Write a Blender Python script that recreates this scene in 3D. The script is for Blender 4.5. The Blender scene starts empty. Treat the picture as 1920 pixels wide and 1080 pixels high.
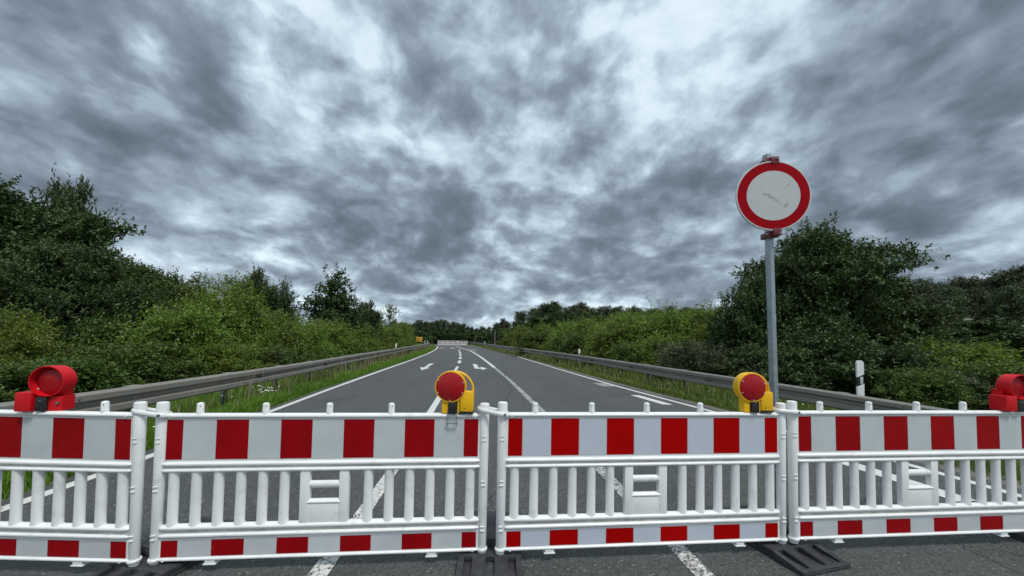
import bpy, bmesh, math, random
import numpy as np
from mathutils import Vector, Matrix

scene = bpy.context.scene
C = scene.collection
RAD = math.radians

# ------------------------------------------------------------------ camera
CAM_H, FPX, PPX, PPY = 1.5, 710.0, 960.0, 604.0
PITCH, ROLL = RAD(2.6), RAD(1.0)
RC = Matrix.Rotation(math.pi / 2 + PITCH, 4, 'X') @ Matrix.Rotation(ROLL, 4, 'Z')
cam_data = bpy.data.cameras.new('camera')
cam = bpy.data.objects.new('camera', cam_data); C.objects.link(cam)
cam.matrix_world = Matrix.Translation((0, 0, CAM_H)) @ RC
cam_data.sensor_width = 36.0
cam_data.lens = FPX / 1920 * 36.0
cam_data.shift_y = (PPY - 540) / 1920
cam_data.clip_start = 0.05
cam_data.clip_end = 3000
scene.camera = cam
scene.render.resolution_x, scene.render.resolution_y = 1024, 576

def ray(x, y):
    return RC.to_3x3() @ Vector(((x - PPX) / FPX, -(y - PPY) / FPX, -1.0))
def at_h(x, y, h=0.0):                      # photo pixel -> point on the plane z = h
    d = ray(x, y); t = (h - CAM_H) / d.z
    return Vector((0, 0, CAM_H)) + d * t
def at_Y(x, y, Y):                          # photo pixel -> point at forward distance Y
    d = ray(x, y); t = Y / d.y
    return Vector((0, 0, CAM_H)) + d * t

# ------------------------------------------------------------------ sky, sun, exposure
SUN_EL, SUN_AZ = RAD(60), RAD(142)           # azimuth from +Y towards +X
scene.view_settings.view_transform = 'Standard'
scene.view_settings.look = 'None'
scene.view_settings.exposure = 0.70
scene.view_settings.gamma = 1.0
scene.view_settings.use_curve_mapping = False

sun_d = bpy.data.lights.new('sun', 'SUN'); sun_d.energy = 1.5; sun_d.angle = RAD(13)
sun_d.color = (1.0, 0.96, 0.90)
sun = bpy.data.objects.new('sun', sun_d); C.objects.link(sun)
sun.rotation_euler = Vector((-math.sin(SUN_AZ) * math.cos(SUN_EL), -math.cos(SUN_AZ) * math.cos(SUN_EL), -math.sin(SUN_EL))).to_track_quat('-Z', 'Y').to_euler()

world = bpy.data.worlds.new('World'); scene.world = world; world.use_nodes = True
NT = world.node_tree; NT.nodes.clear()
class G:                                     # small node-graph helper
    def __init__(s, nt): s.nt = nt
    def n(s, t, **kw):
        o = s.nt.nodes.new(t)
        for k, v in kw.items(): setattr(o, k, v)
        return o
    def link(s, a, b): s.nt.links.new(a, b)
    def _in(s, sock, v):
        if isinstance(v, bpy.types.NodeSocket): s.nt.links.new(v, sock)
        elif v is not None: sock.default_value = v
    def m(s, op, a, b=None, c=None, clamp=False):
        o = s.n('ShaderNodeMath', operation=op, use_clamp=clamp)
        s._in(o.inputs[0], a)
        if b is not None: s._in(o.inputs[1], b)
        if c is not None: s._in(o.inputs[2], c)
        return o.outputs[0]
    def vm(s, op, a, b=None, scale=None):
        o = s.n('ShaderNodeVectorMath', operation=op)
        s._in(o.inputs[0], a)
        if b is not None: s._in(o.inputs[1], b)
        if scale is not None: s._in(o.inputs['Scale'], scale)
        return o.outputs['Value'] if op in ('DOT_PRODUCT', 'LENGTH', 'DISTANCE') else o.outputs['Vector']
    def noise(s, vec, scale, detail=4, rough=.5, dist=0.0, lac=2.0, color=False):
        o = s.n('ShaderNodeTexNoise'); s._in(o.inputs['Vector'], vec)
        o.inputs['Scale'].default_value = scale; o.inputs['Detail'].default_value = detail
        o.inputs['Roughness'].default_value = rough; o.inputs['Distortion'].default_value = dist
        o.inputs['Lacunarity'].default_value = lac
        return o.outputs['Color'] if color else o.outputs['Fac']
    def ramp(s, fac, stops, interp='LINEAR'):
        o = s.n('ShaderNodeValToRGB'); s._in(o.inputs['Fac'], fac)
        cr = o.color_ramp; cr.interpolation = interp
        while len(cr.elements) > 1: cr.elements.remove(cr.elements[-1])
        for i, (p, c) in enumerate(stops):
            e = cr.elements[0] if i == 0 else cr.elements.new(p)
            e.position = p; e.color = (c if len(c) == 4 else (*c, 1)) if isinstance(c, tuple) else (c, c, c, 1)
        return o.outputs['Color']
    def mix(s, f, a, b, blend='MIX'):
        o = s.n('ShaderNodeMix', data_type='RGBA', blend_type=blend)
        s._in(o.inputs[0], f); s._in(o.inputs[6], a if not isinstance(a, tuple) else (*a[:3], 1)); s._in(o.inputs[7], b if not isinstance(b, tuple) else (*b[:3], 1))
        return o.outputs[2]
    def rng(s, v, a, b, c=0.0, d=1.0, smooth=False):
        o = s.n('ShaderNodeMapRange'); o.interpolation_type = 'SMOOTHSTEP' if smooth else 'LINEAR'
        s._in(o.inputs[0], v)
        for i, q in enumerate((a, b, c, d)): o.inputs[i + 1].default_value = q
        return o.outputs[0]

g = G(NT)
tc = g.n('ShaderNodeTexCoord')
DIR = g.vm('NORMALIZE', tc.outputs['Generated'])
sep = g.n('ShaderNodeSeparateXYZ'); g.link(DIR, sep.inputs[0])
zz = g.m('MAXIMUM', sep.outputs[2], 0.0)
den = g.m('ADD', g.m('MULTIPLY', zz, .75), 0.42)
comb = g.n('ShaderNodeCombineXYZ')
g.link(sep.outputs[0], comb.inputs[0]); g.link(sep.outputs[1], comb.inputs[1]); g.link(g.m('MULTIPLY', zz, 1.45), comb.inputs[2])
inv = g.m('DIVIDE', 1.0, den)
P = g.vm('SCALE', comb.outputs[0], scale=inv)   # flattened cloud heaps that shrink towards the horizon
warp = g.vm('SCALE', g.vm('SUBTRACT', g.noise(P, 2.2, 3, .5, color=True), (.5, .5, .5)), scale=0.16)
PW = g.vm('ADD', P, warp)
# where the broad banks of this sky are: direction of the photo pixel, width, darkness
blobs = [  # x, y, tightness, amount (positive = thick dark cloud)
    (230, 300, 30, .14), (60, 200, 30, .10), (380, 250, 40, .06), (330, 390, 90, .12), (700, 330, 50, .08), (640, 385, 200, .10), (860, 375, 160, .12),
    (900, 150, 26, .08), (640, 480, 300, .20), (800, 470, 300, .16), (900, 505, 500, .08), (1130, 500, 300, .16), (1270, 500, 500, .12), (1060, 330, 120, .10), (1110, 260, 70, .07),
    (1290, 400, 200, .18), (1650, 290, 40, .20), (1850, 180, 30, .20), (1760, 60, 30, .10), (1500, 360, 130, .12), (1850, 420, 200, .18), (1700, 440, 300, .12), (1450, 560, 400, .08), (860, 570, 500, .12), (1000, 560, 600, .10),
    (1180, 90, 220, -.12), (1380, 40, 200, -.05), (520, 60, 300, -.14), (450, 30, 120, -.05), (740, 240, 300, -.14), (240, 95, 300, -.14), (30, 280, 200, -.04), (1440, 180, 120, -.04),
    (250, 455, 200, -.16), (420, 450, 300, -.13), (560, 420, 500, -.10), (530, 480, 700, -.16), (960, 420, 500, -.03), (1010, 200, 300, -.08), (960, 60, 60, .05), (1720, 350, 150, -.16), (1880, 300, 200, -.18), (1600, 460, 400, -.10), (1850, 490, 400, -.16), (1000, 605, 600, -.16), (900, 610, 700, -.20), (600, 560, 500, -.12),
]
DW = g.vm('NORMALIZE', g.vm('ADD', DIR, g.vm('SCALE', g.vm('SUBTRACT', g.noise(P, 1.7, 4, .55, color=True), (.5, .5, .5)), scale=0.16)))
acc = None
for bx_, by_, k, amt in blobs:
    dv = ray(bx_, by_).normalized()
    e = g.m('EXPONENT', g.m('MULTIPLY', g.m('SUBTRACT', g.vm('DOT_PRODUCT', DW, tuple(dv)), 1.0), float(k)))
    e = g.m('MULTIPLY', e, amt)
    acc = e if acc is None else g.m('ADD', acc, e)
PM = g.n('ShaderNodeMapping'); PM.inputs['Rotation'].default_value = (0, 0, RAD(-12)); PM.inputs['Scale'].default_value = (1.1, 1.0, 1); g.link(PW, PM.inputs[0])
PQ = PM.outputs[0]
PL = g.vm('ADD', PQ, (0, 0, -.08))            # the same heaps a little lower in the sky
def deck(v): return g.m('ADD', g.m('MULTIPLY', g.noise(v, 2.3, 6, .50, .05), .60), g.m('MULTIPLY', g.noise(v, 6.2, 6, .52, .05), .40))
n1, n1l = deck(PQ), deck(PL)
body = g.rng(n1, .43, .60, -.5, .5, True)
dens = g.m('MULTIPLY', g.m('SUBTRACT', n1, .5), .85)
dens = g.m('ADD', dens, g.m('MULTIPLY', body, .20))
dens = g.m('ADD', dens, g.m('MULTIPLY', g.m('SUBTRACT', n1, n1l), 1.15))
dens = g.m('ADD', dens, g.m('MULTIPLY', acc, .95))
dens = g.m('SUBTRACT', g.m('ADD', dens, .440), g.m('MULTIPLY', g.m('MULTIPLY', zz, zz), .16))   # an overcast deck is brighter overhead
ccol = g.ramp(dens, [(.02, (.72, .81, .87)), (.14, (.555, .645, .71)), (.28, (.365, .44, .505)), (.42, (.240, .298, .352)), (.58, (.158, .200, .243)), (.78, (.105, .135, .170)), (1.0, (.072, .093, .120))], 'LINEAR')
sky = g.n('ShaderNodeTexSky', sky_type='NISHITA', sun_disc=False)
sky.sun_elevation = SUN_EL; sky.sun_rotation = SUN_AZ
bg1 = g.n('ShaderNodeBackground'); g.link(sky.outputs[0], bg1.inputs[0]); bg1.inputs[1].default_value = 0.06
bg2 = g.n('ShaderNodeBackground'); g.link(ccol, bg2.inputs[0]); bg2.inputs[1].default_value = 1.0
cover = g.rng(dens, .10, .24, .75, 1.0)
ms = g.n('ShaderNodeMixShader'); g.link(cover, ms.inputs[0]); g.link(bg1.outputs[0], ms.inputs[1]); g.link(bg2.outputs[0], ms.inputs[2])
world.cycles.sampling_method = 'NONE'
wo = g.n('ShaderNodeOutputWorld'); g.link(ms.outputs[0], wo.inputs[0])

# ------------------------------------------------------------------ materials
MATS = {}
def mat(name, col, rough=.6, metal=0.0, spec=.5, var=0.0, vscale=8.0, bump=0.0, bscale=60.0, coat=0.0, dirt=None, coords='Object', rand=0.0):
    if name in MATS: return MATS[name]
    m = bpy.data.materials.new(name); m.use_nodes = True
    q = G(m.node_tree); b = m.node_tree.nodes['Principled BSDF']
    b.inputs['Base Color'].default_value = (*col, 1); b.inputs['Roughness'].default_value = rough
    b.inputs['Metallic'].default_value = metal; b.inputs['Specular IOR Level'].default_value = spec
    if coat: b.inputs['Coat Weight'].default_value = coat; b.inputs['Coat Roughness'].default_value = .15
    t = q.n('ShaderNodeTexCoord').outputs[coords]
    if var or dirt: t = q.vm('ADD', t, q.vm('SCALE', (7.3, 3.1, 5.7), scale=q.n('ShaderNodeObjectInfo').outputs['Random']))
    c = None
    if var:
        nz = q.noise(t, vscale, 6, .6)
        lo = tuple(x * (1 - var) for x in col); hi = tuple(min(1, x * (1 + var)) for x in col)
        c = q.mix(q.rng(nz, .3, .7), lo, hi)
    if dirt:
        dcol, dscale, dlo, dhi, damt = dirt
        f = q.m('MULTIPLY', q.rng(q.noise(t, dscale, 8, .68, .6), dlo, dhi), damt)
        c = q.mix(f, c if c is not None else col, dcol)
    if rand:
        oi = q.n('ShaderNodeObjectInfo')
        hsv = q.n('ShaderNodeHueSaturation')
        q._in(hsv.inputs['Color'], c if c is not None else (*col, 1))
        q.link(q.rng(oi.outputs['Random'], 0, 1, 1 - rand, 1 + rand), hsv.inputs['Value'])
        c = hsv.outputs[0]
    if c is not None: q.link(c, b.inputs['Base Color'])
    if bump:
        bp = q.n('ShaderNodeBump'); bp.inputs['Strength'].default_value = bump; bp.inputs['Distance'].default_value = .004
        q.link(q.noise(t, bscale, 4, .6), bp.inputs['Height']); q.link(bp.outputs[0], b.inputs['Normal'])
    MATS[name] = m
    return m

white_plastic = mat('white_plastic', (.77, .785, .78), .40, var=.05, vscale=3, bump=.15, bscale=90, dirt=((.36, .345, .31), 7.5, .54, .80, .55))
dirty_plastic = mat('grimy_white_plastic', (.58, .57, .54), .55, var=.25, vscale=5, dirt=((.25, .23, .20), 9, .45, .75, .7))
red_foil = mat('red_foil', (.275, .002, .005), .42, spec=.10, var=.16, vscale=3.5, dirt=((.40, .13, .11), 16, .66, .74, .45))
red_foil_new = mat('red_foil_new', (.365, .0015, .0015), .42, spec=.05, var=.06, vscale=2.5)
grey_foil = mat('grey_foil', (.50, .54, .555), .38, var=.07, vscale=5, dirt=((.30, .30, .28), 11, .60, .78, .5))
grey_foil_new = mat('grey_foil_new', (.50, .545, .62), .34, var=.03, vscale=14)
rubber = mat('black_rubber', (.032, .033, .036), .62, var=.35, vscale=12, bump=.5, bscale=70, dirt=((.14, .138, .13), 12, .54, .80, .55))
galv = mat('galvanised_pole', (.30, .345, .375), .45, metal=.55, var=.22, vscale=18, dirt=((.18, .19, .19), 9, .55, .7, .5))
rail_steel = mat('weathered_rail_steel', (.255, .240, .212), .55, metal=.25, var=.10, vscale=.8, dirt=((.095, .08, .062), 2.0, .55, .8, .5), bump=.05, bscale=30)
post_steel = mat('weathered_post_steel', (.15, .15, .145), .6, metal=.3, var=.25, vscale=6)
red_paint = mat('dark_red_clamp_paint', (.16, .012, .018), .45, var=.4, vscale=30, dirt=((.05, .03, .03), 30, .5, .65, .8))
yellow_plastic = mat('yellow_plastic', (.82, .46, .012), .42, spec=.3, var=.06, vscale=8, dirt=((.35, .2, .03), 20, .62, .8, .5))
red_plastic = mat('red_plastic', (.56, .005, .012), .42, spec=.3, var=.08, vscale=6, dirt=((.3, .02, .03), 18, .62, .8, .5))
black_plastic = mat('black_plastic', (.012, .012, .014), .45, var=.3, vscale=20)
wire = mat('steel_wire', (.35, .36, .38), .35, metal=.9)
bolt_m = mat('bolt_steel', (.22, .22, .22), .45, metal=.7)
screw_white = mat('screw_head', (.75, .72, .70), .4)
white_sign = mat('white_sign_foil', (.50, .52, .52), .42, var=.04, vscale=22)
red_sign = mat('red_sign_foil', (.325, .003, .009), .45, spec=.05, var=.07, vscale=8, dirt=((.5, .2, .2), 34, .70, .76, .4))
sign_back = mat('sign_rim', (.62, .64, .66), .4, metal=.3)
black_band = mat('black_band', (.012, .012, .014), .5)
white_post = mat('white_post', (.80, .81, .80), .45, var=.05, vscale=9, dirt=((.45, .45, .42), 12, .6, .8, .4))
bark = mat('bark', (.085, .068, .052), .9, var=.4, vscale=14, bump=.8, bscale=30)
pine_bark = mat('pine_bark', (.14, .085, .06), .9, var=.4, vscale=6, bump=.6, bscale=18)
yellow_panel = mat('yellow_panel', (.62, .33, .03), .5, var=.05)
wood_pole = mat('grey_wood', (.16, .145, .13), .8, var=.3, vscale=10)

def lens_mat():
    m = bpy.data.materials.new('red_lens'); m.use_nodes = True
    q = G(m.node_tree); b = m.node_tree.nodes['Principled BSDF']
    b.inputs['Roughness'].default_value = .32; b.inputs['Specular IOR Level'].default_value = .4; b.inputs['Coat Weight'].default_value = .15; b.inputs['Coat Roughness'].default_value = .08
    b.inputs['Base Color'].default_value = (.40, .002, .009, 1)
    t = q.n('ShaderNodeTexCoord').outputs['Object']
    w = q.n('ShaderNodeTexWave', wave_type='BANDS', bands_direction='X'); q.link(t, w.inputs['Vector'])
    w.inputs['Scale'].default_value = 24; w.inputs['Distortion'].default_value = 0
    bp = q.n('ShaderNodeBump'); bp.inputs['Strength'].default_value = .6; bp.inputs['Distance'].default_value = .008
    q.link(w.outputs['Fac'], bp.inputs['Height']); q.link(bp.outputs[0], b.inputs['Normal'])
    return m
red_lens = lens_mat()

def asphalt_mat():
    m = bpy.data.materials.new('asphalt'); m.use_nodes = True
    q = G(m.node_tree); b = m.node_tree.nodes['Principled BSDF']
    t = q.n('ShaderNodeTexCoord').outputs['Object']
    big = q.noise(t, .35, 5, .6, .4); mid = q.noise(t, 3.0, 5, .6)
    mp = q.n('ShaderNodeMapping'); mp.inputs['Rotation'].default_value = (0, 0, RAD(-6.5)); mp.inputs['Scale'].default_value = (1.1, .06, 1); q.link(t, mp.inputs[0])
    streak = q.noise(mp.outputs[0], 1.2, 4, .55)
    v = q.n('ShaderNodeTexVoronoi'); v.inputs['Scale'].default_value = 75; q.link(t, v.inputs['Vector'])
    cell = q.n('ShaderNodeSeparateColor'); q.link(v.outputs['Color'], cell.inputs[0])
    base = q.mix(q.rng(big, .3, .7), (.052, .056, .0545), (.076, .081, .079))
    base = q.mix(q.m('MULTIPLY', q.rng(streak, .35, .7), .5), base, (.096, .101, .099))
    base = q.mix(q.m('MULTIPLY', q.rng(mid, .45, .75), .35), base, (.050, .0525, .052))
    base = q.mix(q.m('MULTIPLY', q.rng(cell.outputs[0], .0, .5, 1, 0), .8), base, (.028, .030, .029))
    base = q.mix(q.m('MULTIPLY', q.rng(cell.outputs[1], .72, 1.0), .7), base, (.13, .136, .132))
    base = q.mix(q.m('MULTIPLY', q.rng(cell.outputs[2], .985, .99), .6), base, (.25, .25, .24))
    # fine hair cracks, in patches
    wv = q.vm('ADD', t, q.vm('SCALE', q.noise(t, 2.2, 5, .6, color=True), scale=.55))
    vc = q.n('ShaderNodeTexVoronoi', feature='DISTANCE_TO_EDGE'); vc.inputs['Scale'].default_value = .55; q.link(wv, vc.inputs['Vector'])
    cr = q.m('MULTIPLY', q.rng(vc.outputs['Distance'], .0, .007, 1, 0), q.rng(q.noise(t, .5, 3), .50, .58))
    base = q.mix(q.m('MULTIPLY', cr, .8), base, (.02, .02, .02))
    q.link(base, b.inputs['Base Color'])
    b.inputs['Roughness'].default_value = .72; b.inputs['Specular IOR Level'].default_value = .45
    bp = q.n('ShaderNodeBump'); bp.inputs['Strength'].default_value = .8; bp.inputs['Distance'].default_value = .006
    h = q.m('ADD', q.m('MULTIPLY', v.outputs['Distance'], .9), q.m('MULTIPLY', q.noise(t, 240, 3, .6), .6))
    q.link(q.m('SUBTRACT', h, q.m('MULTIPLY', cr, 1.5)), bp.inputs['Height']); q.link(bp.outputs[0], b.inputs['Normal'])
    return m
asphalt = asphalt_mat()

def paint_mat(name, cover, scale=11.0, tmax=.055, tmin=.010):
    # road paint: crazed and worn so the asphalt shows through the cracks
    m = bpy.data.materials.new(name); m.use_nodes = True
    q = G(m.node_tree); b = m.node_tree.nodes['Principled BSDF']
    t = q.n('ShaderNodeTexCoord').outputs['Object']
    wv = q.vm('ADD', t, q.vm('SCALE', q.noise(t, 9, 4, .6, color=True), scale=.09))
    v = q.n('ShaderNodeTexVoronoi', feature='DISTANCE_TO_EDGE'); v.inputs['Scale'].default_value = scale; q.link(wv, v.inputs['Vector'])
    thick = q.rng(q.noise(t, 2.0, 4), .3, .7, tmin, tmax)
    cr = q.m('LESS_THAN', v.outputs['Distance'], thick)
    worn = q.rng(q.noise(t, 26, 8, .75), cover, cover + .06)
    f = q.m('MAXIMUM', cr, worn)
    base = q.mix(q.rng(q.noise(t, 7, 6, .65), .3, .75), (.66, .665, .64), (.50, .50, .475))
    q.link(q.mix(f, base, (.06, .06, .06)), b.inputs['Base Color'])
    b.inputs['Roughness'].default_value = .65
    return m
paint_near = paint_mat('crazed_road_paint', .62, 17.0)
paint = paint_mat('road_paint', .74, 6.0, .010, -.02)
paint_worn = paint_mat('worn_road_paint', .47, 9.0)
paint_speckled = paint_mat('speckled_road_paint', .50, 19.0)

def ground_mat():
    m = bpy.data.materials.new('verge_soil_and_grass'); m.use_nodes = True
    q = G(m.node_tree); b = m.node_tree.nodes['Principled BSDF']
    t = q.n('ShaderNodeTexCoord').outputs['Object']
    a = q.noise(t, 1.3, 6, .65); f = q.noise(t, 22, 6, .7)
    base = q.mix(q.rng(a, .35, .65), (.070, .125, .022), (.095, .130, .034))
    base = q.mix(q.m('MULTIPLY', q.rng(f, .45, .75), .7), base, (.075, .062, .040))
    q.link(base, b.inputs['Base Color']); b.inputs['Roughness'].default_value = .95
    bp = q.n('ShaderNodeBump'); bp.inputs['Strength'].default_value = 1; bp.inputs['Distance'].default_value = .03
    q.link(f, bp.inputs['Height']); q.link(bp.outputs[0], b.inputs['Normal'])
    return m
ground_m = ground_mat()
gravel_m = mat('verge_gravel', (.135, .125, .108), .95, var=.45, vscale=30, bump=1, bscale=60)
crack_m = mat('crack_fill', (.018, .018, .019), .8, var=.3, vscale=20)
patch_m = mat('tar_seam', (.045, .046, .047), .7, var=.35, vscale=16, bump=.5, bscale=120)

def leaf_mat(name, dark, light, transl=.30, rough=.50, rand=.12):
    m = bpy.data.materials.new(name); m.use_nodes = True
    nt = m.node_tree; q = G(nt); b = nt.nodes['Principled BSDF']; out = nt.nodes['Material Output']
    at = q.n('ShaderNodeAttribute', attribute_name='tint')
    c = q.mix(at.outputs['Fac'], dark, light)
    oi = q.n('ShaderNodeObjectInfo'); hsv = q.n('ShaderNodeHueSaturation'); q.link(c, hsv.inputs['Color'])
    q.link(q.rng(oi.outputs['Random'], 0, 1, 1 - rand, 1 + rand), hsv.inputs['Value'])
    q.link(q.rng(oi.outputs['Random'], 0, 1, .485, .512), hsv.inputs['Hue'])
    q.link(hsv.outputs[0], b.inputs['Base Color']); b.inputs['Roughness'].default_value = rough; b.inputs['Specular IOR Level'].default_value = .45
    tr = q.n('ShaderNodeBsdfTranslucent'); q.link(q.mix(1.0, hsv.outputs[0], (1.15, 1.25, .55), 'MULTIPLY'), tr.inputs[0])
    mx = q.n('ShaderNodeMixShader'); mx.inputs[0].default_value = transl
    q.link(b.outputs[0], mx.inputs[1]); q.link(tr.outputs[0], mx.inputs[2]); q.link(mx.outputs[0], out.inputs[0])
    return m
leaf_oak = leaf_mat('oak_leaf', (.022, .048, .013), (.074, .124, .030), .16, .55)
leaf_robinia = leaf_mat('light_shrub_leaf', (.070, .122, .017), (.205, .280, .046), .32)
leaf_fresh = leaf_mat('fresh_oak_leaf', (.036, .076, .017), (.112, .172, .038), .22, .52)
leaf_bush = leaf_mat('mid_green_leaf', (.042, .084, .016), (.125, .190, .038), .26)
leaf_willow = leaf_mat('grey_green_leaf', (.075, .098, .050), (.140, .170, .090), .20)
leaf_pine = leaf_mat('pine_needle', (.036, .058, .026), (.092, .120, .054), .08, .6, .30)
grass_l = leaf_mat('lush_grass_blade', (.090, .185, .018), (.180, .295, .038), .42)
grass_r = leaf_mat('dry_grass_blade', (.095, .145, .026), (.205, .235, .065), .36)
seed_m = leaf_mat('grass_seed_head', (.20, .18, .10), (.36, .33, .20), .25)
flower_m = mat('daisy_petal', (.78, .78, .74), .6)

# ------------------------------------------------------------------ mesh helpers
class MB:
    """collects shapes; build() links them as ONE mesh object"""
    def __init__(s): s.v = []; s.f = []
    def add(s, vs, fs):
        o = len(s.v); s.v += [tuple(v) for v in vs]; s.f += [tuple(i + o for i in f) for f in fs]; return s
    def box(s, x0, x1, y0, y1, z0, z1, bev=0.0, M=None):
        bm = bmesh.new(); bmesh.ops.create_cube(bm, size=1.0)
        for v in bm.verts:
            v.co = Vector(((x0 + x1) / 2 + v.co.x * (x1 - x0), (y0 + y1) / 2 + v.co.y * (y1 - y0), (z0 + z1) / 2 + v.co.z * (z1 - z0)))
        if bev: bmesh.ops.bevel(bm, geom=list(bm.edges), offset=bev, segments=2, affect='EDGES', profile=.6)
        return s.bm(bm, M)
    def bm(s, bm, M=None):
        if M is not None: bm.transform(M)
        bm.verts.index_update()
        s.add([v.co[:] for v in bm.verts], [[v.index for v in f.verts] for f in bm.faces]); bm.free(); return s
    def tube(s, pts, rad, n=12, rx=None, ref=None, cap=True):
        """pts path; rad scalar, list, or list of (a, b) half-axes; ref = direction of axis b"""
        pts = [Vector(p) for p in pts]; k = len(pts)
        rads = rad if isinstance(rad, (list, tuple)) and len(rad) == k and k > 2 or isinstance(rad, list) else [rad] * k
        vs, fs = [], []; prev = None
        for i, p in enumerate(pts):
            t = (pts[min(i + 1, k - 1)] - pts[max(i - 1, 0)]).normalized()
            if ref is not None: b = Vector(ref)
            elif prev is not None: b = prev
            else: b = Vector((0, 0, 1)) if abs(t.z) < .9 else Vector((0, 1, 0))
            b = (b - t * b.dot(t)).normalized(); prev = b; a = b.cross(t).normalized()
            r = rads[i]; ra, rb = r if isinstance(r, tuple) else (r, r)
            for j in range(n):
                w = 2 * math.pi * j / n
                vs.append(p + a * (math.cos(w) * ra) + b * (math.sin(w) * rb))
        for i in range(k - 1):
            for j in range(n):
                fs.append((i * n + j, i * n + (j + 1) % n, (i + 1) * n + (j + 1) % n, (i + 1) * n + j))
        if cap: fs += [tuple(range(n))[::-1], tuple((k - 1) * n + j for j in range(n))]
        return s.add(vs, fs)
    def lathe(s, prof, n=32, axis='Y', c=(0, 0, 0), closed=False):
        """prof: (radius, along) pairs turned round an axis through c"""
        vs, fs = [], []; k = len(prof); c = Vector(c)
        for r, h in prof:
            for j in range(n):
                w = 2 * math.pi * j / n; u, v = r * math.cos(w), r * math.sin(w)
                vs.append(c + (Vector((u, h, v)) if axis == 'Y' else Vector((u, v, h))))
        rr = k if closed else k - 1
        for i in range(rr):
            for j in range(n):
                a, b2 = i, (i + 1) % k
                fs.append((a * n + j, b2 * n + j, b2 * n + (j + 1) % n, a * n + (j + 1) % n))
        if not closed:
            fs += [tuple(range(n)), tuple((k - 1) * n + j for j in range(n))[::-1]]
        return s.add(vs, fs)
    def prism(s, poly, x0, x1):
        """poly in (y, z), extruded along x"""
        n = len(poly); vs = [(x0, y, z) for y, z in poly] + [(x1, y, z) for y, z in poly]
        fs = [tuple(range(n)), tuple(range(n, 2 * n))[::-1]] + [((i + 1) % n, i, n + i, n + (i + 1) % n) for i in range(n)]
        return s.add(vs, fs)
    def mesh(s, name, m, smooth=40):
        me = bpy.data.meshes.new(name); me.from_pydata(s.v, [], s.f); me.materials.append(m)
        bm = bmesh.new(); bm.from_mesh(me); bmesh.ops.recalc_face_normals(bm, faces=bm.faces); bm.to_mesh(me); bm.free()
        if smooth:
            me.shade_smooth(); me.set_sharp_from_angle(angle=RAD(smooth))
        me.update(); return me
    def build(s, name, m, parent=None, smooth=40):
        return link(name, s.mesh(name, m, smooth), parent)

def link(name, data, parent=None):
    o = bpy.data.objects.new(name, data); C.objects.link(o)
    if parent is not None: o.parent = parent
    return o
def tag(o, label=None, cat=None, group=None, kind=None):
    if label: o['label'] = label
    if cat: o['category'] = cat
    if group: o['group'] = group
    if kind: o['kind'] = kind
    return o
def empty(name, loc=(0, 0, 0), rz=0.0, rx=0.0, ry=0.0):
    o = bpy.data.objects.new(name, None); C.objects.link(o); o.location = loc; o.rotation_euler = (rx, ry, rz); o.empty_display_size = .1
    return o
def copy_tree(o, parent=None):
    c = o.copy(); C.objects.link(c)
    if parent is not None: c.parent = parent
    for ch in list(o.children): copy_tree(ch, c)
    return c

def np_mesh(name, V, F, m, tint=None, smooth=False):
    V = np.asarray(V, dtype=np.float32); F = np.asarray(F, dtype=np.int32)
    me = bpy.data.meshes.new(name); n, k = F.shape
    me.vertices.add(len(V)); me.vertices.foreach_set('co', V.ravel())
    me.loops.add(n * k); me.loops.foreach_set('vertex_index', F.ravel())
    me.polygons.add(n); me.polygons.foreach_set('loop_start', np.arange(0, n * k, k, dtype=np.int32))
    try: me.polygons.foreach_set('loop_total', np.full(n, k, dtype=np.int32))
    except Exception: pass
    if tint is not None:
        a = me.attributes.new('tint', 'FLOAT', 'FACE'); a.data.foreach_set('value', np.asarray(tint, dtype=np.float32))
    me.materials.append(m); me.update(calc_edges=True)
    return me

# ------------------------------------------------------------------ the ground and the road
def curve(pts, smooth=2.5):
    ys = np.array([p[0] for p in pts], float); xs = np.array([p[1] for p in pts], float)
    gy = np.arange(ys[0], ys[-1] + .01, .25); gx = np.interp(gy, ys, xs)
    k = max(1, int(smooth / .25)); pad = np.r_[gx[0] + (gx[1] - gx[0]) * np.arange(-k, 0), gx, gx[-1] + (gx[-1] - gx[-2]) * np.arange(1, k + 1)]
    w = np.hanning(2 * k + 3)[1:-1]; w /= w.sum()
    sx = np.convolve(pad, w, 'same')[k:-k]
    return lambda y: float(np.interp(y, gy, sx))
XL = curve([(-8, -3.9), (0, -4.1), (3.3, -4.22), (4.7, -4.38), (7.6, -4.72), (10.1, -5.05), (15.7, -5.66), (26.2, -6.75), (36.3, -7.95), (50, -9.95), (66, -12.8), (76, -15.4), (87, -19), (100, -25)])
XR = curve([(-8, 6.0), (3.93, 5.24), (5.05, 5.03), (8.45, 4.40), (9.9, 4.08), (12.35, 3.58), (20.45, 2.34), (33.9, .42), (50.2, -2.1), (71.9, -6.3), (87.4, -10.2), (100, -14)])
XM = curve([(-8, -.8), (2.47, -1.18), (4.4, -1.31), (8.2, -1.66), (20.4, -2.87), (23, -3.15), (27.8, -3.74), (32.9, -4.42), (37.8, -5.1), (43.7, -5.98), (48, -6.6), (58, -8.2), (74, -11.3), (100, -18)])
XS = curve([(-8, 2.1), (2.54, 1.28), (4.5, 1.06), (8.1, .66), (13.8, -.02), (22.1, -1.18), (32.6, -2.72), (46.4, -5.0), (58.3, -7.7), (74, -11.0), (100, -17.6)])

gm = MB(); S = 900.0
# ground sheet with a lowered bed under the road so sheets never coincide
gm.add([(-S, -60, -.02), (S, -60, -.02), (S, S, -.02), (-S, S, -.02)], [(0, 1, 2, 3)])
ground = tag(gm.build('ground', ground_m, smooth=0), kind='structure')

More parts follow.
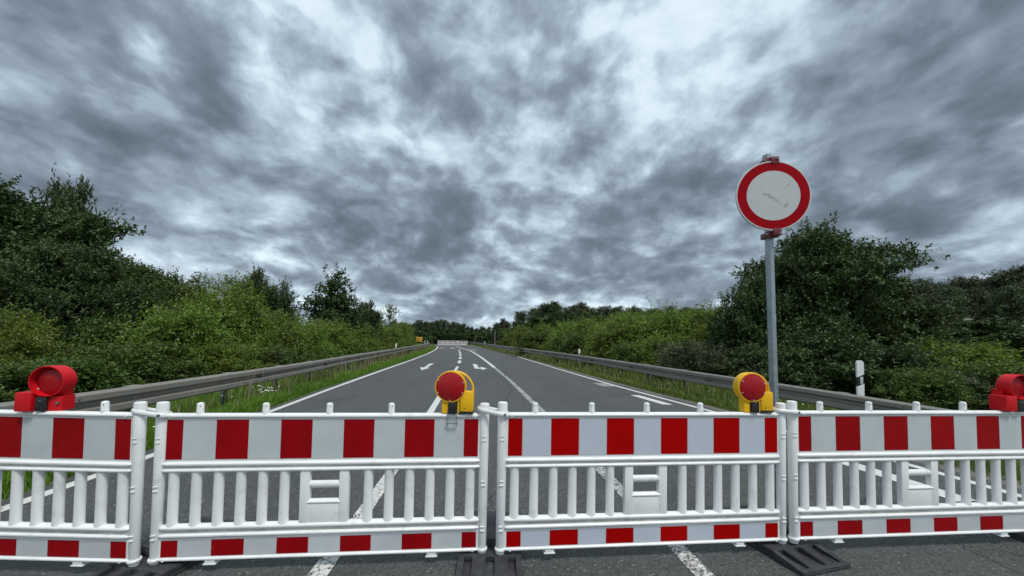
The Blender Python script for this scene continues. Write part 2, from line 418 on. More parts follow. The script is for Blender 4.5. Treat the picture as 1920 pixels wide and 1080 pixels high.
def ysteps(a, b):
    out = [a]
    while out[-1] < b: out.append(min(b, out[-1] + max(.4, .03 * abs(out[-1]))))
    return out
def strip(xa, xb, y0, y1, z):
    m_ = MB(); ys = ysteps(y0, y1); vs = []
    for y in ys: vs += [(xa(y), y, z), (xb(y), y, z)]
    return m_.add(vs, [(2 * i, 2 * i + 1, 2 * i + 3, 2 * i + 2) for i in range(len(ys) - 1)])
rnd = random.Random(4)
def wob(a, s):                                # ragged asphalt border
    ph = [rnd.uniform(0, 6) for _ in range(4)]
    return lambda y: s * (math.sin(y * 2.1 + ph[0]) + .6 * math.sin(y * 5.3 + ph[1]) + .4 * math.sin(y * 11 + ph[2])) * a
wl, wr = wob(.03, 1), wob(.05, 1)
road = tag(strip(lambda y: XL(y) - .22 + wl(y), lambda y: XR(y) + .30 + wr(y), -7.5, 99, 0.0).build('road', asphalt, smooth=0), kind='structure')
vs_ = strip(lambda y: XL(y) - .5, lambda y: XL(y) - .10, -7.5, 99, -.008).build('gravel_shoulder', gravel_m, smooth=0); tag(vs_, kind='structure')
vs_ = strip(lambda y: XR(y) + .15, lambda y: XR(y) + .75 + wl(y), -7.5, 99, -.008).build('gravel_shoulder', gravel_m, smooth=0); tag(vs_, kind='structure')

ZP = .004
def line(X, y0, y1, w, m, name):
    return strip(lambda y: X(y) - w / 2, lambda y: X(y) + w / 2, y0, y1, ZP).build(name, m, road, smooth=0)
line(XL, -7, 12, .125, paint, 'edge_line'); line(XL, 12, 84, .15, paint, 'edge_line')
line(XR, -7, 84, .125, paint, 'edge_line')
line(XM, -7, 6.5, .125, paint_near, 'lane_line'); line(XM, 6.5, 20.4, .14, paint, 'lane_line')
for a_, b_ in ((23, 25.8), (27.8, 31.1), (32.9, 36.4), (37.8, 42), (43.7, 46.5), (48.2, 50.8)): line(XM, a_, b_, .2, paint, 'lane_dash')
line(XS, -7, 7.0, .13, paint_speckled, 'lane_line'); line(XS, 7.0, 20, .14, paint_worn, 'lane_line'); line(XS, 20, 72, .19, paint, 'lane_line')
# broad block dashes beside the right border line
for y0, y1 in ((2.3, 5.6), (9.15, 10.65), (-3, 0)):
    line(lambda y: XR(y) - .47 - (.28 if y < 7 else 0), y0, y1, .24, paint, 'block_dash')
line(lambda y: XR(y) - .30, 12.6, 13.5, .45, paint_worn, 'worn_marking')
# hatched wedge where the two lines part
for i in range(5):
    y0 = 44.5 + i * 2.4
    m_ = MB(); a_, b_ = XS(y0) + .15, XS(y0) + .3 + .22 * i
    m_.add([(a_, y0, ZP), (a_, y0 + .9, ZP), (b_ + .25, y0 + 2.3, ZP), (b_ + .25, y0 + 1.4, ZP)], [(0, 3, 2, 1)])
    m_.build('hatch_bar', paint_worn, road, smooth=0)
def arrow(pts, name='turn_arrow'):
    m_ = MB(); m_.add([(x, y, ZP) for x, y in pts], [tuple(range(len(pts)))]); m_.build(name, paint, road, smooth=0)
arrow([(-4.77, 22.2), (-4.53, 22.25), (-4.27, 19.35), (-4.06, 19.05), (-4.16, 17.65), (-4.60, 19.2), (-4.42, 19.3)], 'straight_arrow')
arrow([(-2.28, 22.4), (-2.03, 22.4), (-1.70, 19.75), (-1.60, 19.62), (-1.60, 20.3), (-1.22, 19.27), (-1.42, 18.2), (-1.46, 19.02), (-1.82, 19.05)], 'turn_arrow')
arrow([(-8.9 - 1.9, 56), (-8.5 - 1.9, 56), (-8.6 - 1.9, 61), (-8.8 - 1.9, 61)], 'straight_arrow')
arrow([(-9.3, 56.5), (-8.9, 56.5), (-9.3, 61), (-9.5, 61)], 'turn_arrow')
arrow([(-8.6, 55.5), (-8.2, 55.5), (-8.3, 57), (-8.6, 57)], 'turn_arrow')

def crack(pts, w, m=crack_m, name='crack', jit=.02, step=.07):
    r_ = random.Random(len(pts) * 7 + int(w * 1e4)); P_ = []
    for (x0, y0), (x1, y1) in zip(pts[:-1], pts[1:]):
        n = max(2, int(math.hypot(x1 - x0, y1 - y0) / step))
        for i in range(n): P_.append((x0 + (x1 - x0) * i / n + r_.uniform(-jit, jit), y0 + (y1 - y0) * i / n + r_.uniform(-jit, jit)))
    P_.append(pts[-1]); vs = []
    for i, (x, y) in enumerate(P_):
        a, b = P_[max(0, i - 1)], P_[min(len(P_) - 1, i + 1)]; dx, dy = b[0] - a[0], b[1] - a[1]; l = math.hypot(dx, dy) or 1
        ww = w * r_.uniform(.5, 1.2) / 2; vs += [(x - dy / l * ww, y + dx / l * ww, .002), (x + dy / l * ww, y - dx / l * ww, .002)]
    m_ = MB(); m_.add(vs, [(2 * i, 2 * i + 1, 2 * i + 3, 2 * i + 2) for i in range(len(P_) - 1)]); m_.build(name, m, road, smooth=0)
gp = lambda x, y: tuple(at_h(x, y))[:2]
crack([gp(1755, 1002), gp(1802, 1016), gp(1812, 1030), gp(1850, 1047), gp(1915, 1075), (3.5, 2.2)], .006)
crack([(-.2, 20), (-.35, 15), (.05, 11.5), (-.15, 9), (.1, 7), (.0, 5.2)], .09, patch_m, 'tar_seam', .05, .12)
crack([gp(1000, 748), gp(1060, 752), gp(1120, 745), gp(1190, 739)], .02, jit=.06)
crack([gp(1096, 722), gp(1140, 728), gp(1200, 733)], .02, jit=.06)
crack([gp(1610, 960), gp(1640, 905), gp(1700, 880), gp(1800, 868)], .008)
crack([gp(560, 748), gp(610, 752), gp(680, 741)], .02, jit=.05)

# ------------------------------------------------------------------ guard rails
PROF = [(0, 0), (.055, -.002), (.083, -.03), (.083, -.098), (.012, -.128), (.012, -.186), (.083, -.214), (.083, -.282), (.055, -.309), (0, -.311)]
def guard_rail(pts, side, label, sec=4.0):
    """pts: (y, x, top height); side +1 = road lies towards +x"""
    root = empty('guard_rail', (pts[0][1], pts[0][0], 0)); tag(root, label, 'guard rail')
    fx = curve([(p[0], p[1]) for p in pts], 1.2); fh = curve([(p[0], p[2]) for p in pts], 1.0)
    # arc-length walk
    path = [(fx(y), y, fh(y)) for y in np.arange(pts[0][0], pts[-1][0], .1)]
    arc = [0.0]
    for a, b in zip(path[:-1], path[1:]): arc.append(arc[-1] + math.hypot(b[0] - a[0], b[1] - a[1]))
    def at(s_):
        p = [float(np.interp(s_, arc, [q[i] for q in path])) for i in range(3)]
        q = [float(np.interp(min(s_ + .2, arc[-1]), arc, [u[i] for u in path])) for i in range(3)]
        r = [float(np.interp(max(s_ - .2, 0), arc, [u[i] for u in path])) for i in range(3)]
        t = Vector((q[0] - r[0], q[1] - r[1], 0)).normalized()
        return Vector(p), t, Vector((t.y, -t.x, 0)) * side
    L = arc[-1]; s0 = 0.0; ox = Vector((pts[0][1], pts[0][0], 0))
    while s0 < L - .5:
        s1 = min(L, s0 + sec); m_ = MB(); n = 9; rows = []
        for i in range(n):
            s_ = s0 - .12 * (i == 0) + (s1 - s0 + (.12 if i == 0 else 0)) * i / (n - 1)
            p, t, nn = at(max(0, s_)); off = .005 if i == 0 else 0.0
            outer = [p + nn * (d + off) + Vector((0, 0, z)) - ox for d, z in PROF]
            inner = [p + nn * (d + off - .004) + Vector((0, 0, z - (.004 if z > -.1 else -.004))) - ox for d, z in PROF][::-1]
            rows.append(outer + inner)
        k = len(rows[0]); vs = [v for r in rows for v in r]; fs = []
        for i in range(n - 1):
            for j in range(k): fs.append((i * k + j, i * k + (j + 1) % k, (i + 1) * k + (j + 1) % k, (i + 1) * k + j))
        fs += [tuple(range(k)), tuple((n - 1) * k + j for j in range(k))]
        m_.add(vs, fs); be = m_.build('rail_beam', rail_steel, root, smooth=30)
        if s0 < 26:                                 # splice bolts
            for dz in (-.064, -.157, -.248):
                for ds in (.06, .16):
                    p, t, nn = at(s0 + ds); c = p + nn * (.084 if dz != -.157 else .013) + Vector((0, 0, dz)) - ox
                    b_ = MB(); b_.tube([c - nn * .004, c + nn * .010], .013, 6); b_.build('splice_bolt', bolt_m, be, smooth=0)
        s0 = s1
    s0 = 1.0
    while s0 < L:
        p, t, nn = at(s0); b_ = MB(); M = Matrix(((nn.x, t.x, 0, p.x - ox.x), (nn.y, t.y, 0, p.y - ox.y), (0, 0, 1, 0), (0, 0, 0, 1)))
        top = p.z - .02
        # C-section post: web and two flanges, then the spacer between post and beam
        b_.box(-.165, -.160, -.05, .05, -.06, top, 0, M); b_.box(-.160, -.105, -.055, -.050, -.06, top, 0, M); b_.box(-.160, -.105, .050, .055, -.06, top, 0, M)
        po = b_.build('rail_post', post_steel, root, smooth=0)
        b_ = MB(); b_.box(-.104, -.006, -.04, .04, p.z - .20, p.z - .06, .006, M); b_.box(-.13, -.002, -.09, .09, p.z - .012, p.z - .004, 0, M); b_.build('spacer', rail_steel, po, smooth=0)
        s0 += 2.0
    return root, at
LR, lat = guard_rail([(.5, -5.9, .70), (2.5, -5.45, .74), (4.4, -5.25, .75), (7.5, -5.45, .76), (11, -5.88, .75), (15, -6.45, .75), (27, -8.0, .75), (46, -10.45, .75), (60, -13.0, .75), (70, -15.6, .75), (76, -18.0, .75)], 1,
    'grey steel guard rail on the verge whose lane carries the straight arrow')
RR, rat = guard_rail([(2.6, 8.2, .30), (4.2, 7.3, .44), (5.64, 6.72, .55), (6.9, 6.30, .60), (8.0, 5.85, .65), (9.23, 5.32, .69), (11, 4.86, .72), (20, 3.45, .75), (29.8, 1.62, .75), (42, -.9, .75), (55, -3.2, .75), (68, -5.2, .75), (84, -8.4, .75), (96, -12, .75)], -1,
    'grey steel guard rail dipping at its end behind the round red ringed sign')

# ------------------------------------------------------------------ delineator posts
def delineator(loc, label, z0, z1, rz, group=None, w=.105):
    r_ = empty('delineator_post', loc, rz); tag(r_, label, 'marker post', group)
    h = z1; d = .06
    def body(za, zb, slope_top=False, slope_a=0, slope_b=0):
        m_ = MB(); poly = [(-w / 2, -d / 2), (w / 2, -d / 2), (w / 2 * .85, d / 2), (-w / 2 * .85, d / 2)]
        vs = [(x, y, za + slope_a * x / w) for x, y in poly] + [(x, y, zb + slope_b * x / w) for x, y in poly]
        m_.add(vs, [(3, 2, 1, 0), (4, 5, 6, 7)] + [(i, (i + 1) % 4, 4 + (i + 1) % 4, 4 + i) for i in range(4)])
        return m_
    s = h - .57
    body(z0, s + .12, slope_b=.06).build('lower_body', white_post, r_, 0)
    body(s + .12, s + .29, slope_a=.06, slope_b=.06).build('black_band', black_band, r_, 0)
    b_ = body(s + .29, h - .035, slope_a=.06); b_.v = b_.v[:4] + b_.v[4:]
    b_.build('white_head', white_post, r_, 0)
    m_ = MB(); m_.add([(-w / 2, -d / 2, h - .035), (w / 2, -d / 2, h - .035), (w / 2 * .85, d / 2, h - .035), (-w / 2 * .85, d / 2, h - .035), (-w / 4, -d / 2, h), (w / 4, -d / 2, h), (w / 4, d / 2, h), (-w / 4, d / 2, h)],
        [(4, 5, 6, 7), (0, 1, 5, 4), (1, 2, 6, 5), (2, 3, 7, 6), (3, 0, 4, 7)]); m_.build('bevelled_cap', white_post, r_, 0)
    m_ = MB(); m_.box(-.008, .034, -d / 2 - .004, -d / 2 + .002, s + .135, s + .270, .002); m_.build('reflector', grey_foil, r_)
    return r_
def on_rail(at, y_target, lo=0, hi=110, back=.15):
    s_ = lo
    while at(s_)[0].y < y_target and s_ < hi: s_ += .1
    p, t, nn = at(s_); return p - nn * back
def dl(at, y, label, group=None, rz=0.0, back=.22, z1=1.06):
    p = on_rail(at, y, back=back); return delineator((p.x, p.y, 0), label, -.02, z1, rz, group)
dl(rat, 6.95, 'white and black marker post behind the dipping rail, before a big oak', rz=-.25, z1=1.22)
dl(rat, 20.2, 'small marker post behind the guard rail in front of pale green shrubs', rz=-.1)
dl(rat, 66, 'tiny marker post behind the guard rail beside the far red and white barrier', 'marker posts at the far bend')
dl(lat, 27.0, 'lone marker post behind the guard rail on the straight arrow side', rz=.1)
dl(lat, 62, 'tiny marker post behind the rail end near the yellow direction sign', 'marker posts near the yellow sign')
dl(lat, 71, 'tiny marker post behind the rail end near the yellow direction sign', 'marker posts near the yellow sign')

# ------------------------------------------------------------------ barriers
BL = 2.12
def stripe(parent, x0, x1, z0, z1, y, m, name, slant=0.0):
    m_ = MB(); m_.box(x0, x1, y - .0016, y + .002, z0, z1); return m_.build(name, m, parent, 0)
def make_barrier(rf, gf):
    t = empty('barrier_fence')
    for x, top, cap in ((.036, 1.072, 1), (BL - .036, 1.068, 2)):
        m_ = MB(); r = .034
        m_.tube([(x, 0, .060), (x, 0, .064), (x, 0, top - .012), (x, 0, top - .003), (x, 0, top)], [(r * .8, r * .7), (r * .86, r * .75), (r, r * .92), (r * .92, r * .85), (r * .75, r * .7)], 20, ref=(0, 1, 0))
        e = m_.build('end_post', white_plastic, t)
        m_ = MB(); m_.lathe([(r * .98, .082), (r * 1.08, .086), (r * 1.08, .096), (r * .98, .100)], 20, 'Z', (x, 0, 0)); m_.build('collar', white_plastic, e)
        m_ = MB(); sx = -1 if cap == 1 else 1
        for zc in (.82, .52, .22): m_.box(x - .014, x + .014, -r * .92 - .0025, -r * .7, zc - .002, zc + .002); m_.box(x - .014, x + .014, -r * .92 - .002, -r * .7, zc + .026, zc + .029)
        m_.build('mould_mark', white_plastic, e, 0)
    def rail(z, rz, ry, name, x0=.055, x1=BL - .055):
        m_ = MB(); m_.tube([(x0, 0, z), (x0 + .012, 0, z), (x0 + .04, 0, z), (x1 - .04, 0, z), (x1 - .012, 0, z), (x1, 0, z)], [(rz * .15, ry * .45), (rz * .75, ry * .85), (rz, ry), (rz, ry), (rz * .75, ry * .85), (rz * .15, ry * .45)], 14, ref=(0, 1, 0)); return m_.build(name, white_plastic, t)
    rail(.985, .017, .027, 'top_rail'); rail(.682, .0165, .029, 'middle_rail'); rail(.643, .0155, .029, 'middle_rail')
    rail(.285, .019, .029, 'lower_rail'); rail(.238, .0165, .029, 'lower_rail'); rail(.092, .014, .026, 'bottom_rail')
    for z0, z1, name, a, b in ((.690, .985, 'upper_board', .712, .962), (.092, .240, 'lower_board', .108, .208)):
        m_ = MB(); m_.box(.05, BL - .05, -.013, .013, z0, z1); bo = m_.build(name, white_plastic, t, 0)
        W = (BL - .150) / 10; x = .075
        for i in range(11):
            w = W / 2 if i in (0, 10) else W
            stripe(bo, x + .0015, x + w - .0015, a, b, -.0140, rf if i % 2 == 0 else gf, 'red_reflective_stripe' if i % 2 == 0 else 'pale_reflective_stripe'); x += w
    for z0, z1 in ((.652, .674), (.247, .275)):
        m_ = MB(); m_.box(.06, BL - .06, -.016, .016, z0, z1); m_.build('rail_web', dirty_plastic, t, 0)
    for i in range(6):
        for x in (.125 + .134 * i, BL - .125 - .134 * i):
            m_ = MB(); m_.tube([(x, 0, .282), (x, 0, .300), (x, 0, .316), (x, 0, .612), (x, 0, .628), (x, 0, .645)], [(.044, .026), (.037, .025), (.031, .023), (.031, .023), (.034, .024), (.038, .025)], 12, ref=(0, 1, 0)); m_.build('slat', white_plastic, t)
    # handle panel in the middle: two columns, a bar, a solid foot
    x0, x1 = .895, 1.205
    m_ = MB()
    m_.box(x0, x0 + .064, -.021, .021, .29, .64, .012); m_.box(x1 - .064, x1, -.0212, .0212, .29, .64, .012)
    m_.box(x0 + .045, x1 - .045, -.018, .018, .288, .435, .010); m_.tube([(x0 + .045, 0, .540), (x1 - .045, 0, .540)], (.024, .020), 12, ref=(0, 1, 0)); m_.tube([(x0 + .05, 0, .430), (x1 - .05, 0, .430)], (.016, .024), 12, ref=(0, 1, 0))
    m_.build('handle_panel', white_plastic, t)
    for i in range(1, 6):
        x = .26 + .40 * (i - 1)
        m_ = MB(); m_.tube([(x, 0, .985), (x, 0, 1.0), (x, 0, 1.058), (x, 0, 1.066), (x, 0, 1.069)], [(.024, .024), (.021, .021), (.0205, .0205), (.017, .017), (.009, .009)], 12, ref=(0, 1, 0)); st = m_.build('stud', white_plastic, t)
        m_ = MB(); m_.box(x - .0125, x - .0085, -.0215, -.016, 1.048, 1.052); m_.box(x + .0085, x + .0125, -.0215, -.016, 1.048, 1.052); m_.build('stud_hole', black_plastic, st, 0)
    for x in (.37, BL - .37):
        m_ = MB(); m_.box(x - .03, x + .03, -.022, .022, .060, .084, .004); m_.box(x - .038, x + .038, -.026, .026, .056, .063, .002); m_.build('foot_tab', white_plastic, t)
    for x in (.10, BL - .10):
        m_ = MB(); m_.tube([(x, -.024, .985), (x, -.031, .985)], .008, 10); m_.tube([(x, -.023, .092), (x, -.030, .092)], .008, 10); m_.build('rivet', white_plastic, t)
    return t
def strap(parent, dx, dy, dz):
    """stadium-shaped plastic loop bolted to the left post and slung round the neighbour's right post"""
    m_ = MB(); a = Vector((.036, 0, .995)); b = Vector((dx, dy, .995 + dz)); d = (b - a); u = d.normalized(); n = Vector((0, 0, 1)).cross(u).normalized(); r = .044
    pts = []
    for i in range(13): w = -math.pi / 2 + math.pi * i / 12; pts.append(b + u * (math.cos(w) * r) + n * (math.sin(w) * r))
    for i in range(13): w = math.pi / 2 + math.pi * i / 12; pts.append(a + u * (math.cos(w) * r) + n * (math.sin(w) * r))
    pts.append(pts[0]); m_.tube(pts, (.008, .016), 8, ref=(0, 0, 1), cap=False)
    s_ = m_.build('coupling_strap', white_plastic, parent)
    m_ = MB(); c = a + Vector((.012, -.046, 0)); m_.tube([c, c + Vector((0, -.008, 0))], .009, 10); m_.build('strap_bolt', bolt_m, s_)
proto_old = make_barrier(red_foil, grey_foil)
proto_new = make_barrier(red_foil_new, grey_foil_new)
def place(src, p, q, label, lean=0.0, group=None, tilt=0.0):
    o = src; o.location = (p[0], p[1], 0); o.rotation_euler = (lean, tilt, math.atan2(q[1] - p[1], q[0] - p[0])); tag(o, label, 'barrier', group); return o
B2 = proto_old; B1 = copy_tree(proto_old); B4 = copy_tree(proto_old); B3 = proto_new
far = [copy_tree(proto_old) for _ in range(3)]
def bp(px, Y): p = at_Y(px, 900, Y); return (p.x, p.y)
b1r, b2l, b2r, b4l = bp(272, 2.42), bp(288, 2.445), bp(915, 2.64), bp(1478, 2.80)
place(B1, (b1r[0] - BL, 2.445), b1r, 'red and white barrier fence at the straight arrow lane, carrying a red lamp', RAD(1.2))
place(B2, b2l, b2r, 'red and white barrier fence with yellow lamp and wire clip on its rail', RAD(.4)); B2.location.z = -.010
place(B3, (-.090, 2.615), (2.005, 2.820), 'newer bright red and bluish white barrier fence with a yellow lamp', RAD(.5))
place(B4, b4l, (b4l[0] + 2.09, 3.0), 'red and white barrier fence before the block dashes, carrying a red lamp', RAD(0.0)); B4.location.z = .012
def right_post(bar):
    c, s_ = math.cos(bar.rotation_euler.z), math.sin(bar.rotation_euler.z); return Vector((bar.location.x + c * (BL - .036), bar.location.y + s_ * (BL - .036), 0))
for b_, nb, dz in ((B2, B1, .022), (B3, B2, .020), (B4, B3, .004)):
    d_ = right_post(nb) - b_.location; c, s_ = math.cos(b_.rotation_euler.z), math.sin(b_.rotation_euler.z)
    strap(b_, d_.x * c + d_.y * s_, -d_.x * s_ + d_.y * c, dz)
fa, fb = Vector((-14.55, 74.6, 0)), Vector((-9.1, 77.6, 0)); fd = (fb - fa) / 3
for i, o in enumerate(far):
    p = fa + fd * i; place(o, p, p + fd, 'small far-off red and white barrier closing the road at the distant bend', 0, 'barriers at the distant bend')

# ------------------------------------------------------------------ rubber foot plates
def foot_plate(loc, rz, label):
    t = empty('foot_plate', loc, rz); tag(t, label, 'foot plate')
    m_ = MB(); m_.box(-.21, .21, -.26, .54, .002, .020, .004); sl = m_.build('base_slab', rubber, t)
    ramp_ = [(-.258, .018), (-.258, .028), (-.235, .030), (-.045, .057), (-.045, .018)]
    for x0, x1, nm in ((-.209, -.170, 'edge_rib'), (.170, .209, 'edge_rib')):
        m_ = MB(); m_.prism(ramp_, x0, x1); m_.build(nm, rubber, t, 20)
    for x0, x1 in ((-.118, -.030), (.030, .118)):
        m_ = MB(); m_.prism(ramp_, x0, x1); rp = m_.build('ramp_panel', rubber, t, 20)
        m_ = MB(); m_.prism([(-.225, .0325), (-.06, .0562), (-.06, .0590), (-.225, .0345)], x0 + .006, x0 + .012); m_.prism([(-.225, .0325), (-.06, .0562), (-.06, .0590), (-.225, .0345)], x1 - .012, x1 - .006); m_.build('ridge', rubber, rp, 0)
    m_ = MB(); m_.box(-.2085, .2085, -.256, -.222, .019, .0292, .003); m_.build('front_lip', rubber, t)
    m_ = MB(); m_.box(-.206, .206, -.046, .075, .019, .0575, .005); m_.build('centre_block', rubber, t)
    m_ = MB(); m_.box(-.19, .19, .0755, .50, .019, .112, .012); bk = m_.build('rear_block', rubber, t)
    for x in (-.10, .0, .10):
        m_ = MB(); m_.lathe([(.018, .066), (.018, .078), (.032, .078), (.032, .066)], 16, 'Y', (x, 0, .066)); m_.build('socket_ring', rubber, bk)
    return t
foot_plate((-2.265, 2.43, 0), RAD(-11), 'black rubber foot plate under the joint nearest the straight arrow lane')
foot_plate((-.120, 2.630, 0), RAD(2), 'scuffed black rubber foot plate between the old and the newer barrier')
foot_plate((2.035, 2.81, 0), RAD(16), 'black rubber foot plate at the foot of the round sign')
foot_plate((4.20, 3.0, 0), RAD(8), 'black rubber foot plate under the outer end of the block dash barrier')

# ------------------------------------------------------------------ warning lamps
def yellow_lamp(bar, x, label, clip, turn=0.0):
    t = empty('warning_lamp'); tag(t, label, 'warning lamp')
    zc = .180; yc = .0
    m_ = MB(); m_.lathe([(.098, -.040), (.104, -.040), (.106, -.034), (.104, .03), (.092, .052), (.05, .064), (.0, .066), (.0, -.020), (.098, -.020)], 40, 'Y', (0, yc, zc), True); m_.build('drum_housing', yellow_plastic, t)
    m_ = MB(); m_.lathe([(.0985, -.032), (.0965, -.041), (.075, -.050), (.04, -.056), (.002, -.058)], 40, 'Y', (0, yc, zc)); ln = m_.build('lens', red_lens, t)
    ln.location = (0, 0, 0)
    for w in (20, 150, 205, 270, 335):
        a = RAD(w); c = Vector((.090 * math.cos(a), -.047, zc + .090 * math.sin(a))); m_ = MB(); m_.tube([c, c + Vector((0, -.006, 0))], .0032, 8); m_.build('lens_screw', screw_white, ln)
    m_ = MB(); m_.box(.066, .156, -.035, .045, .012, .148, .010); bx = m_.build('battery_box', yellow_plastic, t)
    m_ = MB(); m_.box(.062, .158, -.036, .046, .0, .014, .003); m_.build('box_base', black_plastic, bx)
    m_ = MB(); m_.box(.095, .112, -.0375, -.03, .016, .026, .002); m_.build('latch', yellow_plastic, bx)
    m_ = MB(); m_.tube([(.101, -.038, .034), (.101, -.033, .034)], .004, 8); m_.build('lock_hole', black_plastic, bx)
    m_ = MB(); pts = []
    for i in range(17): a = RAD(100 - 100 * i / 16); pts.append((.022 + .128 * math.cos(a), .010, .150 + .128 * math.sin(a)))
    pts.append((.150, .010, .140)); m_.tube(pts, (.008, .012), 8, ref=(0, 1, 0)); m_.build('carry_handle', yellow_plastic, t)
    m_ = MB(); m_.prism([(-.03, .0), (.035, .0), (.035, .115), (-.03, .10)], -.055, -.014); m_.build('foot_bracket', yellow_plastic, t, 0); m_ = MB(); m_.prism([(-.03, .0), (.03, .0), (.03, .115), (-.03, .10)], .05, .062); m_.build('foot_bracket', yellow_plastic, t, 0)
    m_ = MB(); m_.box(-.008, .044, -.048, .02, .0, .078, .005); bk = m_.build('clamp_block', black_plastic, t)
    m_ = MB(); m_.box(.008, .022, -.0505, -.046, .072, .076); m_.build('clamp_pin', wire, bk, 0)
    if clip:
        m_ = MB(); z0 = .002
        for xx in (-.013, .048): m_.tube([(xx, -.040, .03), (xx, -.040, -.055), (xx, -.040, -.085)], .0028, 8)
        m_.tube([(-.020, -.043, -.060), (.0, -.044, -.062), (.018, -.044, -.065), (.036, -.044, -.062), (.056, -.043, -.060)], .0045, 8); m_.build('wire_clip', wire, bk)
    t.rotation_euler = (0, 0, bar.rotation_euler.z + turn)
    c, s = math.cos(bar.rotation_euler.z), math.sin(bar.rotation_euler.z)
    t.location = (bar.location.x + c * x, bar.location.y + s * x, 1.0025 + bar.location.z)
    return t
def red_lamp(bar, x, label, turn=0.0):
    t = empty('warning_lamp'); tag(t, label, 'warning lamp'); zc = .185
    m_ = MB(); m_.lathe([(.090, -.048), (.095, -.048), (.097, -.043), (.095, .040), (.080, .056), (.04, .064), (.0, .065), (.0, .045), (.06, .040), (.090, .0)], 40, 'Y', (0, 0, zc), True); m_.build('hood', red_plastic, t)
    m_ = MB(); m_.lathe([(.0895, .0), (.080, -.010), (.055, -.018), (.025, -.022), (.001, -.023)], 36, 'Y', (0, 0, zc)); ln = m_.build('lens', red_lens, t)
    for w in (215, 325): a = RAD(w); c = Vector((.082 * math.cos(a), -.012, zc + .088 * math.sin(a))); m_ = MB(); m_.tube([c, c + Vector((0, -.006, 0))], .004, 8); m_.build('lens_screw', screw_white, ln)
    m_ = MB(); m_.box(-.150, -.062, -.06, .05, .0, .118, .008); m_.build('battery_box', red_plastic, t)
    m_ = MB(); m_.prism([(-.03, .0), (.05, .0), (.05, .10), (-.03, .10)], -.064, -.046); m_.prism([(-.035, .0), (.05, .0), (.05, .092), (-.03, .088)], .008, .082); m_.prism([(.0, .09), (.06, .09), (.07, .16), (.0, .16)], -.10, .06); bd = m_.build('foot_housing', red_plastic, t, 0)
    m_ = MB(); m_.tube([(.062, -.034, .05), (.062, -.042, .05)], .009, 8); m_.build('housing_screw', wire, bd)
    m_ = MB(); m_.box(-.047, .009, -.052, .02, .0, .086, .006); bk = m_.build('clamp_block', black_plastic, t)
    m_ = MB(); m_.tube([(-.018, -.056, .066), (-.018, -.05, .066)], .005, 8); m_.build('clamp_pin', wire, bk)
    t.rotation_euler = (0, 0, bar.rotation_euler.z + turn)
    c, s = math.cos(bar.rotation_euler.z), math.sin(bar.rotation_euler.z)
    t.location = (bar.location.x + c * x, bar.location.y + s * x, 1.0025 + bar.location.z)
    return t
def along(bar, px, py=770):                   # distance along a barrier under a photo column
    d = ray(px, py); c, s = math.cos(bar.rotation_euler.z), math.sin(bar.rotation_euler.z)
    k = d.x / d.y; bx_, by_ = bar.location.x, bar.location.y
    return (k * by_ - bx_) / (c - k * s)
red_lamp(B1, along(B1, 97), 'red warning lamp with deep hood on the barrier at the straight arrow lane', RAD(9))
yellow_lamp(B2, along(B2, 845), 'yellow warning lamp with carry handle and a wire clip over the rail', True, RAD(-4))
yellow_lamp(B3, along(B3, 1405), 'yellow warning lamp beside the foot of the round sign pole', False, RAD(-4))
red_lamp(B4, along(B4, 1904), 'red warning lamp with deep hood on the block dash barrier', RAD(-4))

# ------------------------------------------------------------------ round sign
DS = .955
sg = empty('road_sign', (2.150, 3.09, 0), RAD(-6), 0, RAD(-.9)); tag(sg, 'round white sign with red ring on a grey square pole', 'road sign')
m_ = MB(); m_.box(-.0225, .0225, -.0225, .0225, .0, 3.075, .003, Matrix.Rotation(RAD(28), 4, 'Z')); m_.build('pole', galv, sg)
SC = Vector((-.002, -.075, 2.700)); TY = Matrix.Rotation(RAD(-3), 4, 'Y')
m_ = MB(); m_.lathe([(.300, -.006), (.302, .0), (.300, .008), (.286, .006), (.0, .004), (.0, -.004), (.297, -.0045)], 72, 'Y', SC); disc = m_.build('sign_disc', sign_back, sg); disc.scale = (DS, 1, DS); disc.location = (SC.x * (1 - DS), 0, SC.z * (1 - DS))
def annulus(r0, r1, y, m, name, par):
    q = MB(); n = 72; vs = []
    for j in range(n):
        w = 2 * math.pi * j / n
        for r in (r0, r1):
            for yy in (y, y + .001): vs.append((SC.x + r * math.cos(w), SC.y + yy, SC.z + r * math.sin(w)))
    fs = []
    for j in range(n):
        a, b = 4 * j, 4 * ((j + 1) % n)
        fs += [(a, b, b + 2, a + 2), (a + 2, b + 2, b + 3, a + 3), (a + 3, b + 3, b + 1, a + 1), (a + 1, b + 1, b, a)]
    q.add(vs, fs); return q.build(name, m, par, 0)
annulus(.289, .2965, -.0075, white_sign, 'white_border', disc)
annulus(.214, .2888, -.0075, red_sign, 'red_ring', disc)
fm = MB(); fm.lathe([(.2138, -.0075), (.2138, -.0060), (.0, -.0060)], 72, 'Y', SC); face = fm.build('white_face', white_sign, disc, 0)
scuff = mat('grey_scuff', (.36, .37, .34), .7, var=.4, vscale=60)
scuff2 = mat('faint_scuff', (.43, .44, .42), .7, var=.3, vscale=60)
